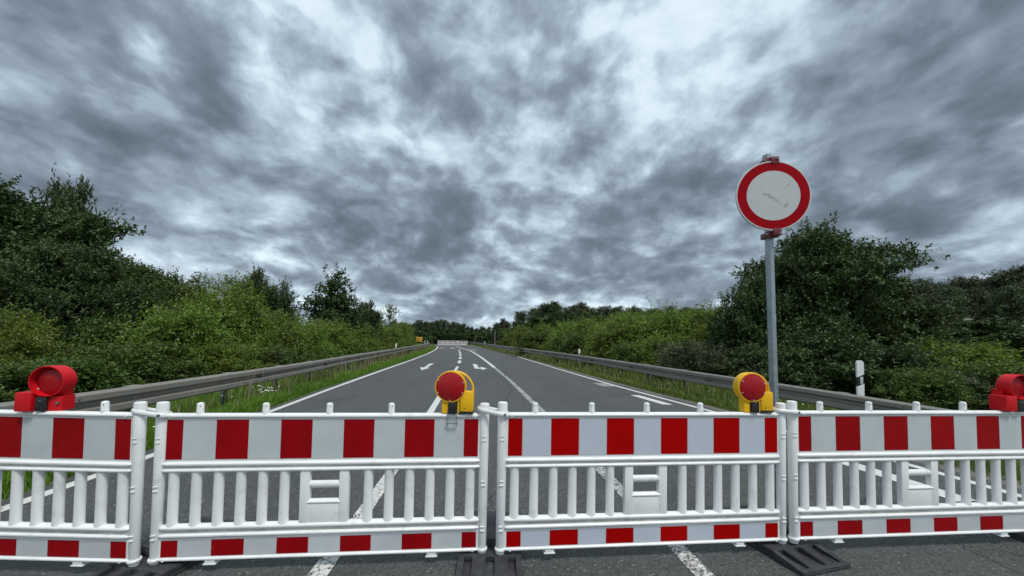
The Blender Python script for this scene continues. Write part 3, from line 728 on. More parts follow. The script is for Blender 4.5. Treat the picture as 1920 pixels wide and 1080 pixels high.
def scuff_mark(cx, cz, l, w, ang, m, seed):
    r_ = random.Random(seed); q = MB()
    for i in range(int(l / .008)):
        for k in range(2):
            u = (i + r_.random()) * .008 - l / 2; v = r_.uniform(-w, w) / 2; a = r_.uniform(.004, .010); b = r_.uniform(.0015, .004)
            c, s = math.cos(ang), math.sin(ang); P4 = [(-a, -b), (a * .8, -b * r_.random()), (a, b), (-a * .7, b * r_.random())]
            dy = -.0083 - .00006 * (i * 2 + k)
            q.add([(SC.x + cx + (u + x) * c - (v + z) * s, SC.y + dy, SC.z + cz + (u + x) * s + (v + z) * c) for x, z in P4], [(0, 1, 2, 3)])
    q.build('scuff_mark', m, face, 0)
scuff_mark(-.035, .0, .11, .020, RAD(-30), scuff, 1); scuff_mark(.02, -.04, .05, .012, RAD(-40), scuff2, 2); scuff_mark(.098, -.088, .045, .02, RAD(48), scuff, 3); scuff_mark(-.178, -.04, .03, .006, RAD(80), scuff2, 4); scuff_mark(.12, .09, .06, .006, RAD(50), scuff2, 5); scuff_mark(-.09, .07, .03, .006, RAD(20), scuff2, 6)
for zc in (.303, -.310):
    z0 = SC.z + zc
    m_ = MB(); m_.box(-.046, .042, -.060, -.030, z0 - .024, z0 + .024, .003); m_.box(-.046, .042, .030, .042, z0 - .022, z0 + .022, .003); m_.box(-.046, -.036, -.05, .036, z0 - .02, z0 + .02, .002); m_.box(.033, .042, -.05, .036, z0 - .02, z0 + .02, .002)
    sgn = -1 if zc > 0 else 1
    m_.box(-.012, .05, -.088, -.058, z0 + sgn * .012 - .030, z0 + sgn * .012 + .030, .004); cl = m_.build('clamp', red_paint, sg)
    m_ = MB(); m_.tube([(.032, -.096, z0), (.032, -.05, z0)], .009, 6); m_.tube([(-.052, -.07, z0), (-.052, -.05, z0)], .008, 6); m_.build('clamp_bolt', bolt_m, cl)
    m_ = MB(); zz_ = SC.z + (.277 if zc > 0 else -.2875); m_.tube([(.025, SC.y - .011, zz_), (.025, SC.y - .004, zz_)], .005, 8); m_.build('rivet', screw_white, disc)

# ------------------------------------------------------------------ far small things
ys_ = at_Y(786, 636, 70); ds = empty('direction_sign', (ys_.x, 70, 0), RAD(8)); tag(ds, 'small yellow direction sign on two posts in front of dark trees', 'road sign')
m_ = MB(); m_.box(-.55, .55, -.03, .03, .78, 1.62, .02); pn = m_.build('sign_panel', yellow_panel, ds)
m_ = MB(); m_.box(-.40, .25, -.038, -.030, 1.33, 1.42); m_.build('lettering_line', black_band, pn, 0)
m_ = MB(); m_.box(-.40, .35, -.038, -.030, 1.05, 1.14); m_.build('lettering_line', black_band, pn, 0)
for x in (-.4, .4): m_ = MB(); m_.tube([(x, .06, -.05), (x, .06, 1.6)], .038, 10); m_.build('sign_post', post_steel, ds)
def far_pole(px, y0, y1, Y, r, label, dx=0.0, name='timber_pole'):
    top = at_Y(px, y0, Y); t = empty(name, (top.x - dx, Y, 0)); tag(t, label, 'pole')
    m_ = MB(); m_.tube([(0, 0, -.05), (dx * .5, 0, top.z / 2), (dx, 0, top.z)], [r, r * .95, r * .85], 8); m_.build('shaft', wood_pole, t)
    m_ = MB(); m_.lathe([(r * .9, top.z - .02), (r * 1.3, top.z), (r * .5, top.z + .06)], 8, 'Z', (dx, 0, 0)); m_.build('pole_cap', wood_pole, t)
far_pole(928, 620, 646, 66, .10, 'grey upright pole behind the guard rail beside pale green shrubs')
far_pole(893, 630, 641, 82, .10, 'leaning grey pole at the dark wood edge behind the far barrier', .75)
lp = at_Y(837, 608, 92); t = empty('street_lamp', (lp.x, 92, 0)); tag(t, 'thin grey lamp post standing before the dark wood behind the far barrier', 'street lamp')
m_ = MB(); m_.tube([(0, 0, -.05), (0, 0, lp.z * .5), (0, 0, lp.z)], [.075, .06, .045], 8); m_.build('lamp_post', galv, t)
m_ = MB(); m_.box(-.35, .08, -.10, .10, lp.z - .02, lp.z + .09, .03); m_.build('lamp_head', galv, t)

# ------------------------------------------------------------------ trees
def unit(v): return v / np.maximum(np.linalg.norm(v, axis=-1, keepdims=True), 1e-6)
def leaves(R, base, axis, ln, wd, tint):
    """one folded kite per leaf"""
    n = len(base); rnd3 = R.normal(size=(n, 3)); up = np.array([0, 0, 1.0])
    nrm = unit(rnd3 * .62 + up * 1.0); side = unit(np.cross(axis, nrm)); nn = unit(np.cross(side, axis))
    ln = ln[:, None]; wd = wd[:, None]
    mid = base + axis * ln * .45; tip = base + axis * ln - nn * ln * .12
    l = mid + side * wd * .5 + nn * wd * .16; r = mid - side * wd * .5 + nn * wd * .16
    V = np.stack([base, r, tip, l], 1).reshape(-1, 3); i = np.arange(n)[:, None] * 4
    F = np.concatenate([i + np.array([0, 1, 2]), i + np.array([0, 2, 3])], 1).reshape(-1, 3)
    return V, F, np.repeat(tint, 2)
def crown(R, lobes, dens, lps, ln, wd, twig, droop=.0, up=.35, inner=.22, lo_keep=.5, jit=.30, pad=.22, pad_n=11):
    """lobes: (centre, radii). sprigs all over each lobe, leaves along each sprig"""
    Vs, Fs, Ts, off = [], [], [], 0; twigs = []
    for c, r in lobes:
        c = np.array(c); r = np.array(r); n = int(dens * 4 * math.pi * (r.mean() ** 2)) + 8
        mcl = max(3, n // pad_n); dc = unit(R.normal(size=(mcl, 3))); dc[:, 2] = np.where((dc[:, 2] < -.35) & (R.random(mcl) > lo_keep), -dc[:, 2], dc[:, 2])
        rc = 1 - jit * R.random(mcl) ** 1.5; sg_ = pad * R.uniform(.6, 1.25, mcl)
        ci = R.integers(mcl, size=n); d = dc[ci]; rad = rc[ci]
        pos = c + d * r * rad[:, None] + R.normal(size=(n, 3)) * (sg_[ci][:, None] * np.array([1, 1, .42]))
        isin = R.random(n) < inner; k_in = isin.sum(); pos[isin] = c + unit(R.normal(size=(k_in, 3))) * r * R.uniform(.3, .85, (k_in, 1)); rad[isin] = .5
        ax = unit(d * .7 + np.array([0, 0, up]) + R.normal(size=(n, 3)) * .42 - np.array([0, 0, droop]) * R.random((n, 1)))
        tcl = R.random(mcl)
        st = R.random(n) < .06                        # a few long shoots break the outline
        tl = twig * R.uniform(.6, 1.3, n) * np.where(st, 1.9, 1.0)
        clump = np.clip(tcl[ci] + R.normal(size=n) * .12, 0, 1)   # tint by pad, then by leaf
        k = lps; t = np.tile(np.linspace(.05, 1, k), (n, 1)) + R.normal(size=(n, k)) * .04
        base = pos[:, None, :] + ax[:, None, :] * (t * tl[:, None])[..., None] + R.normal(size=(n, k, 3)) * .012
        per = unit(R.normal(size=(n, k, 3))); la = unit(ax[:, None, :] * .55 + per * .85 - np.array([0, 0, droop * .8]))
        L = ln * R.uniform(.65, 1.25, (n, k)) * np.where(t > .9, 1.05, 1.0); W = wd * R.uniform(.7, 1.25, (n, k))
        tint = np.clip(.62 * clump[:, None] + .38 * R.random((n, k)), 0, 1)
        V, F, T = leaves(R, base.reshape(-1, 3), la.reshape(-1, 3), L.ravel(), W.ravel(), tint.ravel())
        Vs.append(V); Fs.append(F + off); Ts.append(T); off += len(V)
        sel = np.where(rad > .8)[0][::4]
        for q in sel: twigs.append((c, pos[q] + ax[q] * tl[q] * .9))
    return np.concatenate(Vs), np.concatenate(Fs), np.concatenate(Ts), twigs
def tree_proto(seed, h, w, style, lm, bm_=None, cone=0.0, *_, bm=bark, dens=22, lps=10, ln=.15, wd=.085, twig=.32, nl=16, **kw):
    bm = bm_ or bm
    return _tree_proto(seed, h, w, style, lm, bm, dens, lps, ln, wd, twig, nl, cone, **kw)
def _tree_proto(seed, h, w, style, lm, bm=bark, dens=22, lps=10, ln=.15, wd=.085, twig=.32, nl=16, cone=0.0, **kw):
    """returns (trunk mesh, crown mesh) for a tree of height h and crown width w standing at the origin"""
    R = np.random.default_rng(seed); lobes = []
    if style == 'oak':
        zb = .08 * h; 
        for i in range(nl):
            u = (i + .5) / nl; z = zb + (h * .88 - zb) * u ** .85; prof = math.sin(math.pi * min(1, (u * .86 + .14)) ** .75) ** .7 * (1 - cone) + cone * 1.25 * (1 - u) ** .75
            a = 2.4 * i + R.uniform(-.5, .5); rr = w / 2 * prof * R.uniform(.35, .80); lr = w * R.uniform(.12, .20) * (1.1 - .45 * u)
            lobes.append(((rr * math.cos(a), rr * math.sin(a), z), (lr, lr, lr * R.uniform(.6, .85))))
        lobes.append(((0, 0, h * .42), (w * .22, w * .22, h * .28)))
        for i in range(5):
            a = R.uniform(0, 6.28); lobes.append(((w * .18 * math.cos(a) * R.random(), w * .18 * math.sin(a), h * R.uniform(.84, .93)), (w * .07, w * .07, h * .06)))
        for i in range(9):                           # boughs that reach out of the crown
            a = 2.4 * i + R.uniform(-.5, .5); u = R.uniform(.25, .92); el = .15 + .8 * u; r1 = w * .54 * (1.12 - .55 * u) * math.sin(math.pi * (.2 + .62 * u)) ** .6
            for j in range(4):
                q_ = .62 + .17 * j; lr = w * (.085 - .014 * j)
                lobes.append(((r1 * q_ * math.cos(a + .08 * j), r1 * q_ * math.sin(a + .08 * j), h * (.30 + .50 * u) + r1 * q_ * el * .32), (lr, lr, lr * .7)))
        for i in range(4):
            a = R.uniform(0, 6.28); lobes.append(((w * .46 * math.cos(a), w * .46 * math.sin(a), h * R.uniform(.45, .75)), (w * .07, w * .07, w * .05)))
    elif style == 'spire':
        for i in range(nl):
            u = (i + .5) / nl; a = 2.4 * i; wr = w / 2 * (1 - u) ** .7 * R.uniform(.4, .8) ; lr = w * (.22 - .16 * u)
            lobes.append(((wr * math.cos(a), wr * math.sin(a), h * (.10 + .84 * u)), (lr, lr, lr * 1.15)))
        lobes.append(((0, 0, h * .40), (w * .28, w * .28, h * .30)))
    elif style == 'shrub':
        for i in range(nl * 2):
            a = 2.4 * i + R.uniform(-.4, .4); rr = w / 2 * math.sqrt((i + .5) / nl / 2) * .88; z = h * (.66 - .36 * (rr / (w / 2)) ** 1.8) * R.uniform(.72, 1.15); lr = w * R.uniform(.08, .135)
            lobes.append(((rr * math.cos(a), rr * math.sin(a), z), (lr, lr, h * R.uniform(.09, .16))))
            if i % 2: lobes.append(((rr * 1.05 * math.cos(a), rr * 1.05 * math.sin(a), z * .42), (lr * 1.25, lr * 1.25, h * .20)))
        for i in range(7):                           # upright shoots
            a = R.uniform(0, 6.28); rr = w * .36 * math.sqrt(R.random()); zt = h * R.uniform(.78, 1.0) * (1 - .35 * (rr / (w * .5)) ** 2)
            for j in range(3): lr = w * (.065 - .014 * j); lobes.append(((rr * math.cos(a) * (1 + .08 * j), rr * math.sin(a) * (1 + .08 * j), zt - h * (.20 - .10 * j)), (lr, lr, h * .07)))
        lobes.append(((0, 0, h * .36), (w * .30, w * .30, h * .26)))
    elif style == 'sparse':
        for i in range(nl):
            u = (i + .5) / nl; a = 2.4 * i; wr = w / 2 * math.sin(math.pi * (.15 + .8 * u)) * R.uniform(.2, .8); lr = w * .12
            lobes.append(((wr * math.cos(a), wr * math.sin(a), h * (.25 + .70 * u)), (lr, lr, lr * 1.2)))
    elif style == 'pine':
        for i in range(nl):
            u = (i + .5) / nl; a = 2.4 * i; wr = w / 2 * (1.05 - .75 * u ** 1.5) * R.uniform(.25, .85); lr = w * R.uniform(.13, .22) * (1.1 - .4 * u)
            lobes.append(((wr * math.cos(a), wr * math.sin(a), h * (.34 + .62 * u)), (lr, lr, lr * .48)))
        lobes.append(((0, 0, h * .70), (w * .22, w * .22, h * .22)))
    V, F, T, tw = crown(R, lobes, dens, lps, ln, wd, twig, **kw)
    k_ = h / np.percentile(V[:, 2], 99.8); V[:, 2] *= k_; lobes = [((c[0], c[1], c[2] * k_), r) for c, r in lobes]
    tw = [(np.array([c[0], c[1], c[2] * k_]), np.array([p[0], p[1], p[2] * k_])) for c, p in tw]
    cm = np_mesh('crown', V, F, lm, T)
    m_ = MB(); r0 = max(.03, h * (.018 if style in ('oak', 'pine') else .012)); bend = R.normal(size=2) * .02 * h
    stems = 1 if style in ('oak', 'pine', 'spire', 'sparse') else 4
    tops = []
    for k in range(stems):
        a = 1.57 * k; sp = 0 if stems == 1 else .12 * w
        pts = [(0.06 * math.cos(a) * (stems > 1), .06 * math.sin(a) * (stems > 1), -.08)]
        for u in (.2, .45, .7, .93): pts.append((sp * u * 2 * math.cos(a) + bend[0] * u + R.normal() * .012 * h, sp * u * 2 * math.sin(a) + bend[1] * u + R.normal() * .012 * h, h * u * (1 if stems == 1 else .75)))
        m_.tube(pts, [r0 * 1.25, r0, r0 * .75, r0 * .45, r0 * .15], 8); tops.append(pts)
    for c, r in lobes:                              # limbs into every clump
        pts = tops[int(R.integers(stems))]; zs = [p[2] for p in pts]; z0 = max(.1 * h, c[2] - .28 * math.hypot(c[0], c[1]) - .05 * h)
        s_ = [float(np.interp(z0, zs, [p[i] for p in pts])) for i in range(2)] + [z0]
        mid = [(s_[i] + c[i]) / 2 + R.normal() * .02 * h for i in range(3)]
        m_.tube([s_, mid, c], [r0 * .38, r0 * .26, r0 * .12], 5, cap=False)
    for c, p in tw[::max(1, len(tw) // 260)]: m_.tube([tuple(c), tuple((c + p) / 2 + R.normal(size=3) * .03), tuple(p)], [r0 * .10, .008, .004], 3, cap=False)
    return m_.mesh('trunk', bm, 60), cm, h, w
PR = {}
def proto(key, *a, **k): PR[key] = tree_proto(*a, **k)
proto('oakA', 11, 7.0, 8.0, 'oak', leaf_oak, dens=30, lps=12, ln=.115, wd=.068, nl=28, twig=.32)
proto('oakB', 12, 5.8, 7.2, 'oak', leaf_oak, dens=30, lps=11, ln=.12, wd=.072, nl=28, twig=.28, pad=.24)
proto('oakE', 31, 5.6, 5.6, 'oak', leaf_oak, dens=40, lps=11, ln=.105, wd=.062, nl=30, twig=.28, pad=.22, cone=.85)
proto('oakC', 13, 4.2, 3.8, 'oak', leaf_oak, dens=34, lps=10, ln=.125, wd=.072, nl=16)
proto('oakD', 19, 4.4, 3.0, 'spire', leaf_oak, dens=34, lps=10, ln=.125, wd=.072, nl=16)
proto('oakF', 33, 5.2, 6.0, 'oak', leaf_fresh, dens=32, lps=11, ln=.115, wd=.065, nl=28, twig=.30, pad=.24)
proto('busC', 34, 2.8, 3.2, 'shrub', leaf_oak, dens=30, lps=11, ln=.11, wd=.066, nl=8, twig=.30)
proto('robA', 14, 3.2, 3.4, 'shrub', leaf_robinia, dens=38, lps=10, ln=.125, wd=.050, nl=9, twig=.42, droop=.5)
proto('robB', 15, 3.4, 3.0, 'shrub', leaf_robinia, dens=38, lps=10, ln=.125, wd=.050, nl=8, twig=.45, droop=.5)
proto('robC', 16, 3.8, 2.6, 'spire', leaf_robinia, dens=38, lps=10, ln=.12, wd=.050, nl=12, twig=.40, droop=.4)
proto('busA', 17, 2.6, 3.0, 'shrub', leaf_bush, dens=36, lps=10, ln=.11, wd=.062, nl=8, twig=.32)
proto('busB', 18, 2.2, 2.8, 'shrub', leaf_bush, dens=38, lps=10, ln=.105, wd=.06, nl=8, twig=.30)
proto('wilA', 20, 2.4, 2.8, 'shrub', leaf_willow, dens=34, lps=11, ln=.11, wd=.035, nl=9, twig=.36)
proto('birA', 21, 4.8, 1.9, 'sparse', leaf_bush, dens=24, lps=8, ln=.12, wd=.07, nl=16, twig=.3)
proto('pinA', 22, 12, 4.4, 'pine', leaf_pine, pine_bark, dens=13, lps=7, ln=.34, wd=.10, nl=16, twig=.5, inner=.1, pad=.42, pad_n=9)
proto('pinB', 23, 12, 4.2, 'pine', leaf_pine, pine_bark, dens=17, lps=7, ln=.34, wd=.10, nl=14, twig=.5, inner=.1, pad=.42, pad_n=9)
proto('pinC', 24, 11, 4.8, 'pine', leaf_pine, pine_bark, dens=13, lps=7, ln=.34, wd=.10, nl=18, twig=.5, inner=.1, pad=.42, pad_n=9)
proto('decA', 25, 9, 6.0, 'oak', leaf_oak, dens=9, lps=8, ln=.30, wd=.18, nl=18, twig=.6)
TR = random.Random(9)
NAMES = {'oak': ('oak_tree', 'tree'), 'rob': ('leafy_shrub', 'shrub'), 'bus': ('leafy_bush', 'bush'), 'wil': ('willow_bush', 'bush'), 'bir': ('birch_tree', 'tree'), 'pin': ('pine_tree', 'tree'), 'dec': ('broadleaf_tree', 'tree')}
def tree(key, px, top, Y, label, group=None, wpx=None, z0=0.0, rz=None):
    """stand a tree at forward distance Y under photo column px, as tall as the photo shows"""
    tm, cm, h0, w0 = PR[key]; tp = at_Y(px, top, Y); h = max(.8, tp.z - z0)
    sz = h / h0; sw = sz * TR.uniform(.92, 1.1) if wpx is None else (2 * wpx * Y / FPX) / w0
    nm, cat = NAMES[key[:3]]
    t = empty(nm, (tp.x, Y, z0), TR.uniform(0, 6.28) if rz is None else rz); t.scale = (sw, sw, sz)
    tag(t, label, cat, group); link('trunk', tm, t); link('crown', cm, t); return t
# --- behind the guard rail on the straight arrow side
tree('oakA', -70, 330, 12.5, 'tall dark oak standing behind the guard rail near the hooded red lamp', 'tall dark oaks behind the straight arrow rail', wpx=250)
tree('oakC', 128, 342, 15, 'dark oak whose ragged branch reaches into the sky above the red lamp', None, wpx=62, rz=1.0)
tree('oakB', 130, 462, 11.5, 'broad dark oak standing just below the ragged-branched oak', None, wpx=130)
tree('oakF', 255, 494, 13.5, 'broad dark oak standing between a larger broad oak and the smaller oak', None, wpx=95)
tree('oakC', 312, 512, 16, 'smaller dark oak between the broad oaks and the yellow green shrubs', None, wpx=50)
tree('oakC', 480, 508, 19, 'dark round-topped young oak rising out of yellow green shrubs', None, wpx=42)
tree('oakD', 535, 530, 20.5, 'thin-topped young oak between two darker oaks on the straight arrow side', None, wpx=36)
tree('oakD', 632, 508, 23, 'pointed dark oak, tallest above the long stretch of guard rail', None, wpx=62)
tree('oakC', 686, 566, 27, 'low dark oak at the shoulder of the pointed oak', None, wpx=30)
tree('birA', 733, 570, 35, 'thin sparse birch at the far end of the shrub row', None, wpx=16)
gl = 'yellow green leafy shrubs behind the straight arrow rail'
lab = {('robC', 375): 'tall narrow yellow green shrub rising beside the smaller dark oak', ('robA', 425): 'broad yellow green shrub swelling in front of the round-topped young oak', ('robC', 440): 'slim yellow green shrub peeping up behind the broad one before the round-topped oak', ('robB', 345): 'yellow green shrub at the foot of the broad dark oaks', ('robB', 500): 'yellow green shrub in front of the thin-topped young oak', ('robA', 565): 'low yellow green shrub in the dip before the pointed oak', ('robB', 610): 'yellow green shrub at the near flank of the pointed dark oak', ('robA', 660): 'yellow green shrub below the pointed dark oak, close to the rail', ('robC', 705): 'slim yellow green shrub between the low dark oak and the sparse birch', ('robA', 725): 'yellow green shrub in front of the sparse birch', ('robB', 748): 'yellow green shrub behind the lone marker post', ('robC', 762): 'small slim yellow green shrub last before the yellow direction sign', ('robA', 420): 'low yellow green shrub right behind a rail joint, before the broad shrub', ('robB', 10): 'yellow green branchy shrub towering over the hooded red lamp', ('robA', -60): 'yellow green shrub beside the tall dark oak, partly out of view'}
for key, px, top, Y, w in (('robC', 375, 518, 13.5, 55), ('robA', 425, 536, 12.5, 80), ('robC', 440, 520, 15.5, 42), ('robB', 345, 575, 10.5, 75), ('robB', 500, 575, 14.5, 65), ('robA', 565, 600, 16.5, 60), ('robB', 610, 598, 19.5, 55), ('robA', 660, 606, 23, 52), ('robC', 705, 592, 29, 32), ('robA', 725, 606, 31, 34), ('robB', 748, 604, 38, 26), ('robC', 762, 612, 46, 20), ('robA', 420, 640, 10.6, 70), ('robB', 10, 575, 8.4, 75), ('robA', -60, 600, 7.6, 90)):
    tree(key, px, top, Y, lab[(key, px)], gl, w)
gb = 'low mid green bushes along the straight arrow rail'
lab = {('busA', 255): 'mid green bush behind the rail under the broad dark oaks', ('busB', 150): 'low mid green bush behind the rail beside the hooded red lamp', ('busA', 50): 'mid green bush right behind the hooded red lamp', ('busB', 330): 'low mid green bush behind the rail at its first joint past the barriers', ('busA', 505): 'mid green bush behind the rail below the round-topped young oak', ('busB', 590): 'low mid green bush behind the rail below the thin-topped oak', ('busA', 640): 'mid green bush behind the rail under the pointed dark oak', ('busB', 690): 'low mid green bush behind the rail under the low dark oak', ('busB', 735): 'small mid green bush behind the lone marker post', ('busA', -40): 'mid green bush below the tall dark oak, partly out of view', ('busB', 240): 'taller mid green bush wedged between the two broad dark oaks'}
for key, px, top, Y, w in (('busA', 255, 640, 9.2, 85), ('busB', 150, 668, 8.0, 80), ('busA', 50, 690, 7.2, 80), ('busB', 330, 668, 9.4, 70), ('busA', 505, 648, 12.4, 60), ('busB', 590, 655, 15.6, 55), ('busA', 640, 640, 19.5, 50), ('busB', 690, 636, 25, 40), ('busB', 735, 632, 33, 26), ('busA', -40, 680, 6.6, 90), ('busB', 240, 600, 11, 70)):
    tree(key, px, top, Y, lab[(key, px)], gb, w)
# --- behind the guard rail on the sign side
tree('oakE', 1535, 432, 13.2, 'big dark oak filling the view behind the round sign pole', None, wpx=128, rz=2.1)
tree('oakC', 1405, 522, 13.0, 'smaller dark oak between the big oak and the pale green shrubs', None, wpx=62)
tree('oakC', 1660, 545, 12.4, 'low dark oak between the big oak and the pine wood', None, wpx=85)
gr_ = 'yellow green leafy shrubs behind the sign side rail'
lab = {('robA', 958): 'farthest small yellow green shrub beside the grey upright pole', ('robB', 985): 'second yellow green shrub counted from the grey upright pole', ('robA', 1030): 'third yellow green shrub counted from the grey upright pole', ('robB', 1075): 'yellow green shrub below the round broadleaf tree among the pines', ('robA', 1120): 'yellow green shrub behind the small marker post on the dipping rail', ('robB', 1170): 'yellow green shrub next to the one behind the small marker post', ('robA', 1225): 'tall yellow green shrub standing before the pine tops beyond the marker post', ('robB', 1285): 'tall yellow green shrub beside the grey green bush near the big oak', ('robA', 1335): 'yellow green shrub touching the smaller dark oak by the big oak', ('robB', 1150): 'lower yellow green shrub in front of the tall ones past the marker post', ('robA', 1250): 'lower yellow green shrub close to the rail beside the grey green bush', ('robA', 1740): 'yellow green shrub between the low dark oak and the pine wood', ('robB', 1800): 'yellow green shrub in front of the pine wood behind the red lamp'}
for key, px, top, Y, w in (('robA', 958, 618, 52, 17), ('robB', 985, 611, 43, 23), ('robA', 1030, 606, 35, 34), ('robB', 1075, 602, 29, 46), ('robA', 1120, 594, 25, 56), ('robB', 1170, 584, 22.5, 58), ('robA', 1225, 578, 19.5, 66), ('robB', 1285, 576, 18, 66), ('robA', 1335, 584, 16.5, 62), ('robB', 1150, 612, 20.5, 50), ('robA', 1250, 622, 15.8, 60), ('robA', 1740, 640, 11.2, 75), ('robB', 1800, 640, 10.4, 85)):
    tree(key, px, top, Y, lab[(key, px)], gr_, w)
tree('wilA', 1310, 640, 13.4, 'grey green fine-leaved bush beside the pale shrubs at the big oak', None, 72)
tree('wilA', 1850, 690, 9.0, 'grey green fine-leaved bush behind the red lamp of the block dash barrier', None, 90)
gb2 = 'low mid green bushes along the sign side rail'
lab = {('busC', 1440): 'dark green bush behind the rail at the round sign pole', ('busC', 1545): 'broad dark green bush below the big dark oak', ('busC', 1655): 'dark green bush behind the large marker post on the dipping rail', ('busA', 1725): 'low mid green bush between the large marker post and the red lamp', ('busA', 1930): 'mid green bush behind the red lamp, partly out of view', ('busB', 1200): 'low mid green bush behind the rail midway to the small marker post', ('busC', 1370): 'dark green bush in front of the smaller dark oak', ('busB', 1090): 'low mid green bush just past the small marker post', ('busA', 1010): 'small mid green bush low behind the rail near the far shrubs'}
for key, px, top, Y, w in (('busC', 1440, 640, 11.2, 80), ('busC', 1545, 610, 11.2, 95), ('busC', 1655, 640, 10.2, 85), ('busA', 1725, 690, 8.8, 60), ('busA', 1930, 680, 8.6, 90), ('busB', 1200, 640, 16.6, 55), ('busC', 1370, 620, 13.8, 60), ('busB', 1090, 624, 24, 45), ('busA', 1010, 622, 34, 36)):
    tree(key, px, top, Y, lab[(key, px)], gb2, w)
# --- pine woods behind
def contour(pts, x): return float(np.interp(x, [p[0] for p in pts], [p[1] for p in pts]))
ct_r = [(1600, 548), (1690, 536), (1740, 531), (1790, 524), (1850, 520), (1890, 508), (1930, 505), (2100, 490)]
gp1 = 'pines of the wood behind the big oak'
for i in range(15):
    x = 1640 + i * 26 + TR.uniform(-7, 7); tree(('pinA', 'pinB', 'pinC')[i % 3], x, contour(ct_r, x) + TR.uniform(-16, 8), TR.uniform(40, 48), 'dark brownish pine in the wood behind the big oak', gp1)
for i in range(12):
    x = 1650 + i * 34 + TR.uniform(-9, 9); tree(('pinB', 'pinC', 'pinA')[i % 3], x, contour(ct_r, x) + TR.uniform(8, 30), TR.uniform(33, 39), 'dark brownish pine in the wood behind the big oak', gp1)
for i, x in enumerate((1700, 1775, 1850, 1930)): tree('decA', x, 600 + 18 * (i % 2), 30, 'dark broadleaf tree at the foot of the pine wood', 'broadleaf trees at the foot of the pine wood', 60)
ct_m = [(925, 612), (945, 602), (975, 588), (1000, 580), (1030, 572), (1060, 574), (1085, 566), (1110, 582), (1140, 576), (1160, 574), (1200, 582), (1260, 580), (1310, 578), (1350, 583), (1420, 585)]
gp2 = 'pines of the wood behind the pale shrubs'
for i in range(34):
    x = 930 + i * 13 + TR.uniform(-5, 5); tree(('pinA', 'pinB', 'pinC')[i % 3], x, contour(ct_m, x) + TR.uniform(-6, 4), TR.uniform(66, 92) - 14 * (x > 1150), 'dark pine in the wood rising behind the pale green shrubs', gp2)
tree('decA', 1030, 568, 60, 'round dark broadleaf tree among the pines behind pale shrubs', None, 34)
for i, x in enumerate((975, 1000, 1065, 1130, 1190, 1250)): tree('decA', x, contour(ct_m, x) + 14, 58 - 2 * i, 'dark broadleaf tree below the pine tops behind pale shrubs', 'broadleaf trees below the pine tops', 30)
ct_f = [(740, 606), (765, 604), (785, 600), (800, 604), (812, 599), (832, 597), (842, 605), (855, 603), (868, 606), (876, 612), (890, 614), (905, 613), (920, 612), (940, 604)]
gp3 = 'pines of the wood behind the far barrier'
for i in range(38):
    x = 742 + i * 5.4 + TR.uniform(-2, 2); tree(('pinA', 'pinB', 'pinC')[i % 3], x, contour(ct_f, x) + TR.uniform(-2, 5), TR.uniform(98, 125), 'dark pine in the wood closing the view behind the far barrier', gp3)
for i in range(13):
    x = 752 + i * 15; tree('decA', x, contour(ct_f, x) + 11 + 3 * (i % 3), 92 + 2 * (i % 3), 'dark broadleaf tree at the wood edge behind the far barrier', 'broadleaf trees at the wood edge behind the far barrier', 12)
gp4 = 'pines behind the straight arrow shrubs'
for i in range(16):
    x = 360 + i * 25 + TR.uniform(-8, 8); tree(('pinA', 'pinB', 'pinC')[i % 3], x, 598 + TR.uniform(-6, 8), TR.uniform(60, 75), 'pine glimpsed behind the yellow green shrubs on the straight arrow side', gp4)
for i in range(7):
    x = -40 + i * 62; tree('decA', x, 560 + 12 * (i % 2), 24 + 2 * (i % 3), 'broadleaf tree glimpsed between the dark oaks', 'broadleaf trees behind the dark oaks', 60)
# undergrowth of the woods: one mass that nobody could count
R = np.random.default_rng(77); lob = []
for a, b, n, Y0, Y1, top in ((330, 800, 60, 52, 90, 628), (800, 960, 40, 100, 128, 628), (925, 1420, 70, 62, 95, 622), (1380, 2000, 50, 30, 48, 625)):
    for i in range(n):
        x = a + (b - a) * (i + R.random()) / n; u = R.random(); Y = Y0 + (Y1 - Y0) * ((i + .5) / n if a in (330,) else u); p = at_Y(x, top, Y); hh = max(1.2, p.z)
        lob.append(((p.x, Y, hh * .45), (1.8 + Y * .012, 1.6, hh * .55)))
V, F, T, _ = crown(R, lob, 2.6, 7, .62, .36, .7)
tag(link('wood_undergrowth', np_mesh('wood_undergrowth', V, F, leaf_oak, T)), 'dark undergrowth massed between the trunks of the woods', 'undergrowth', kind='stuff')

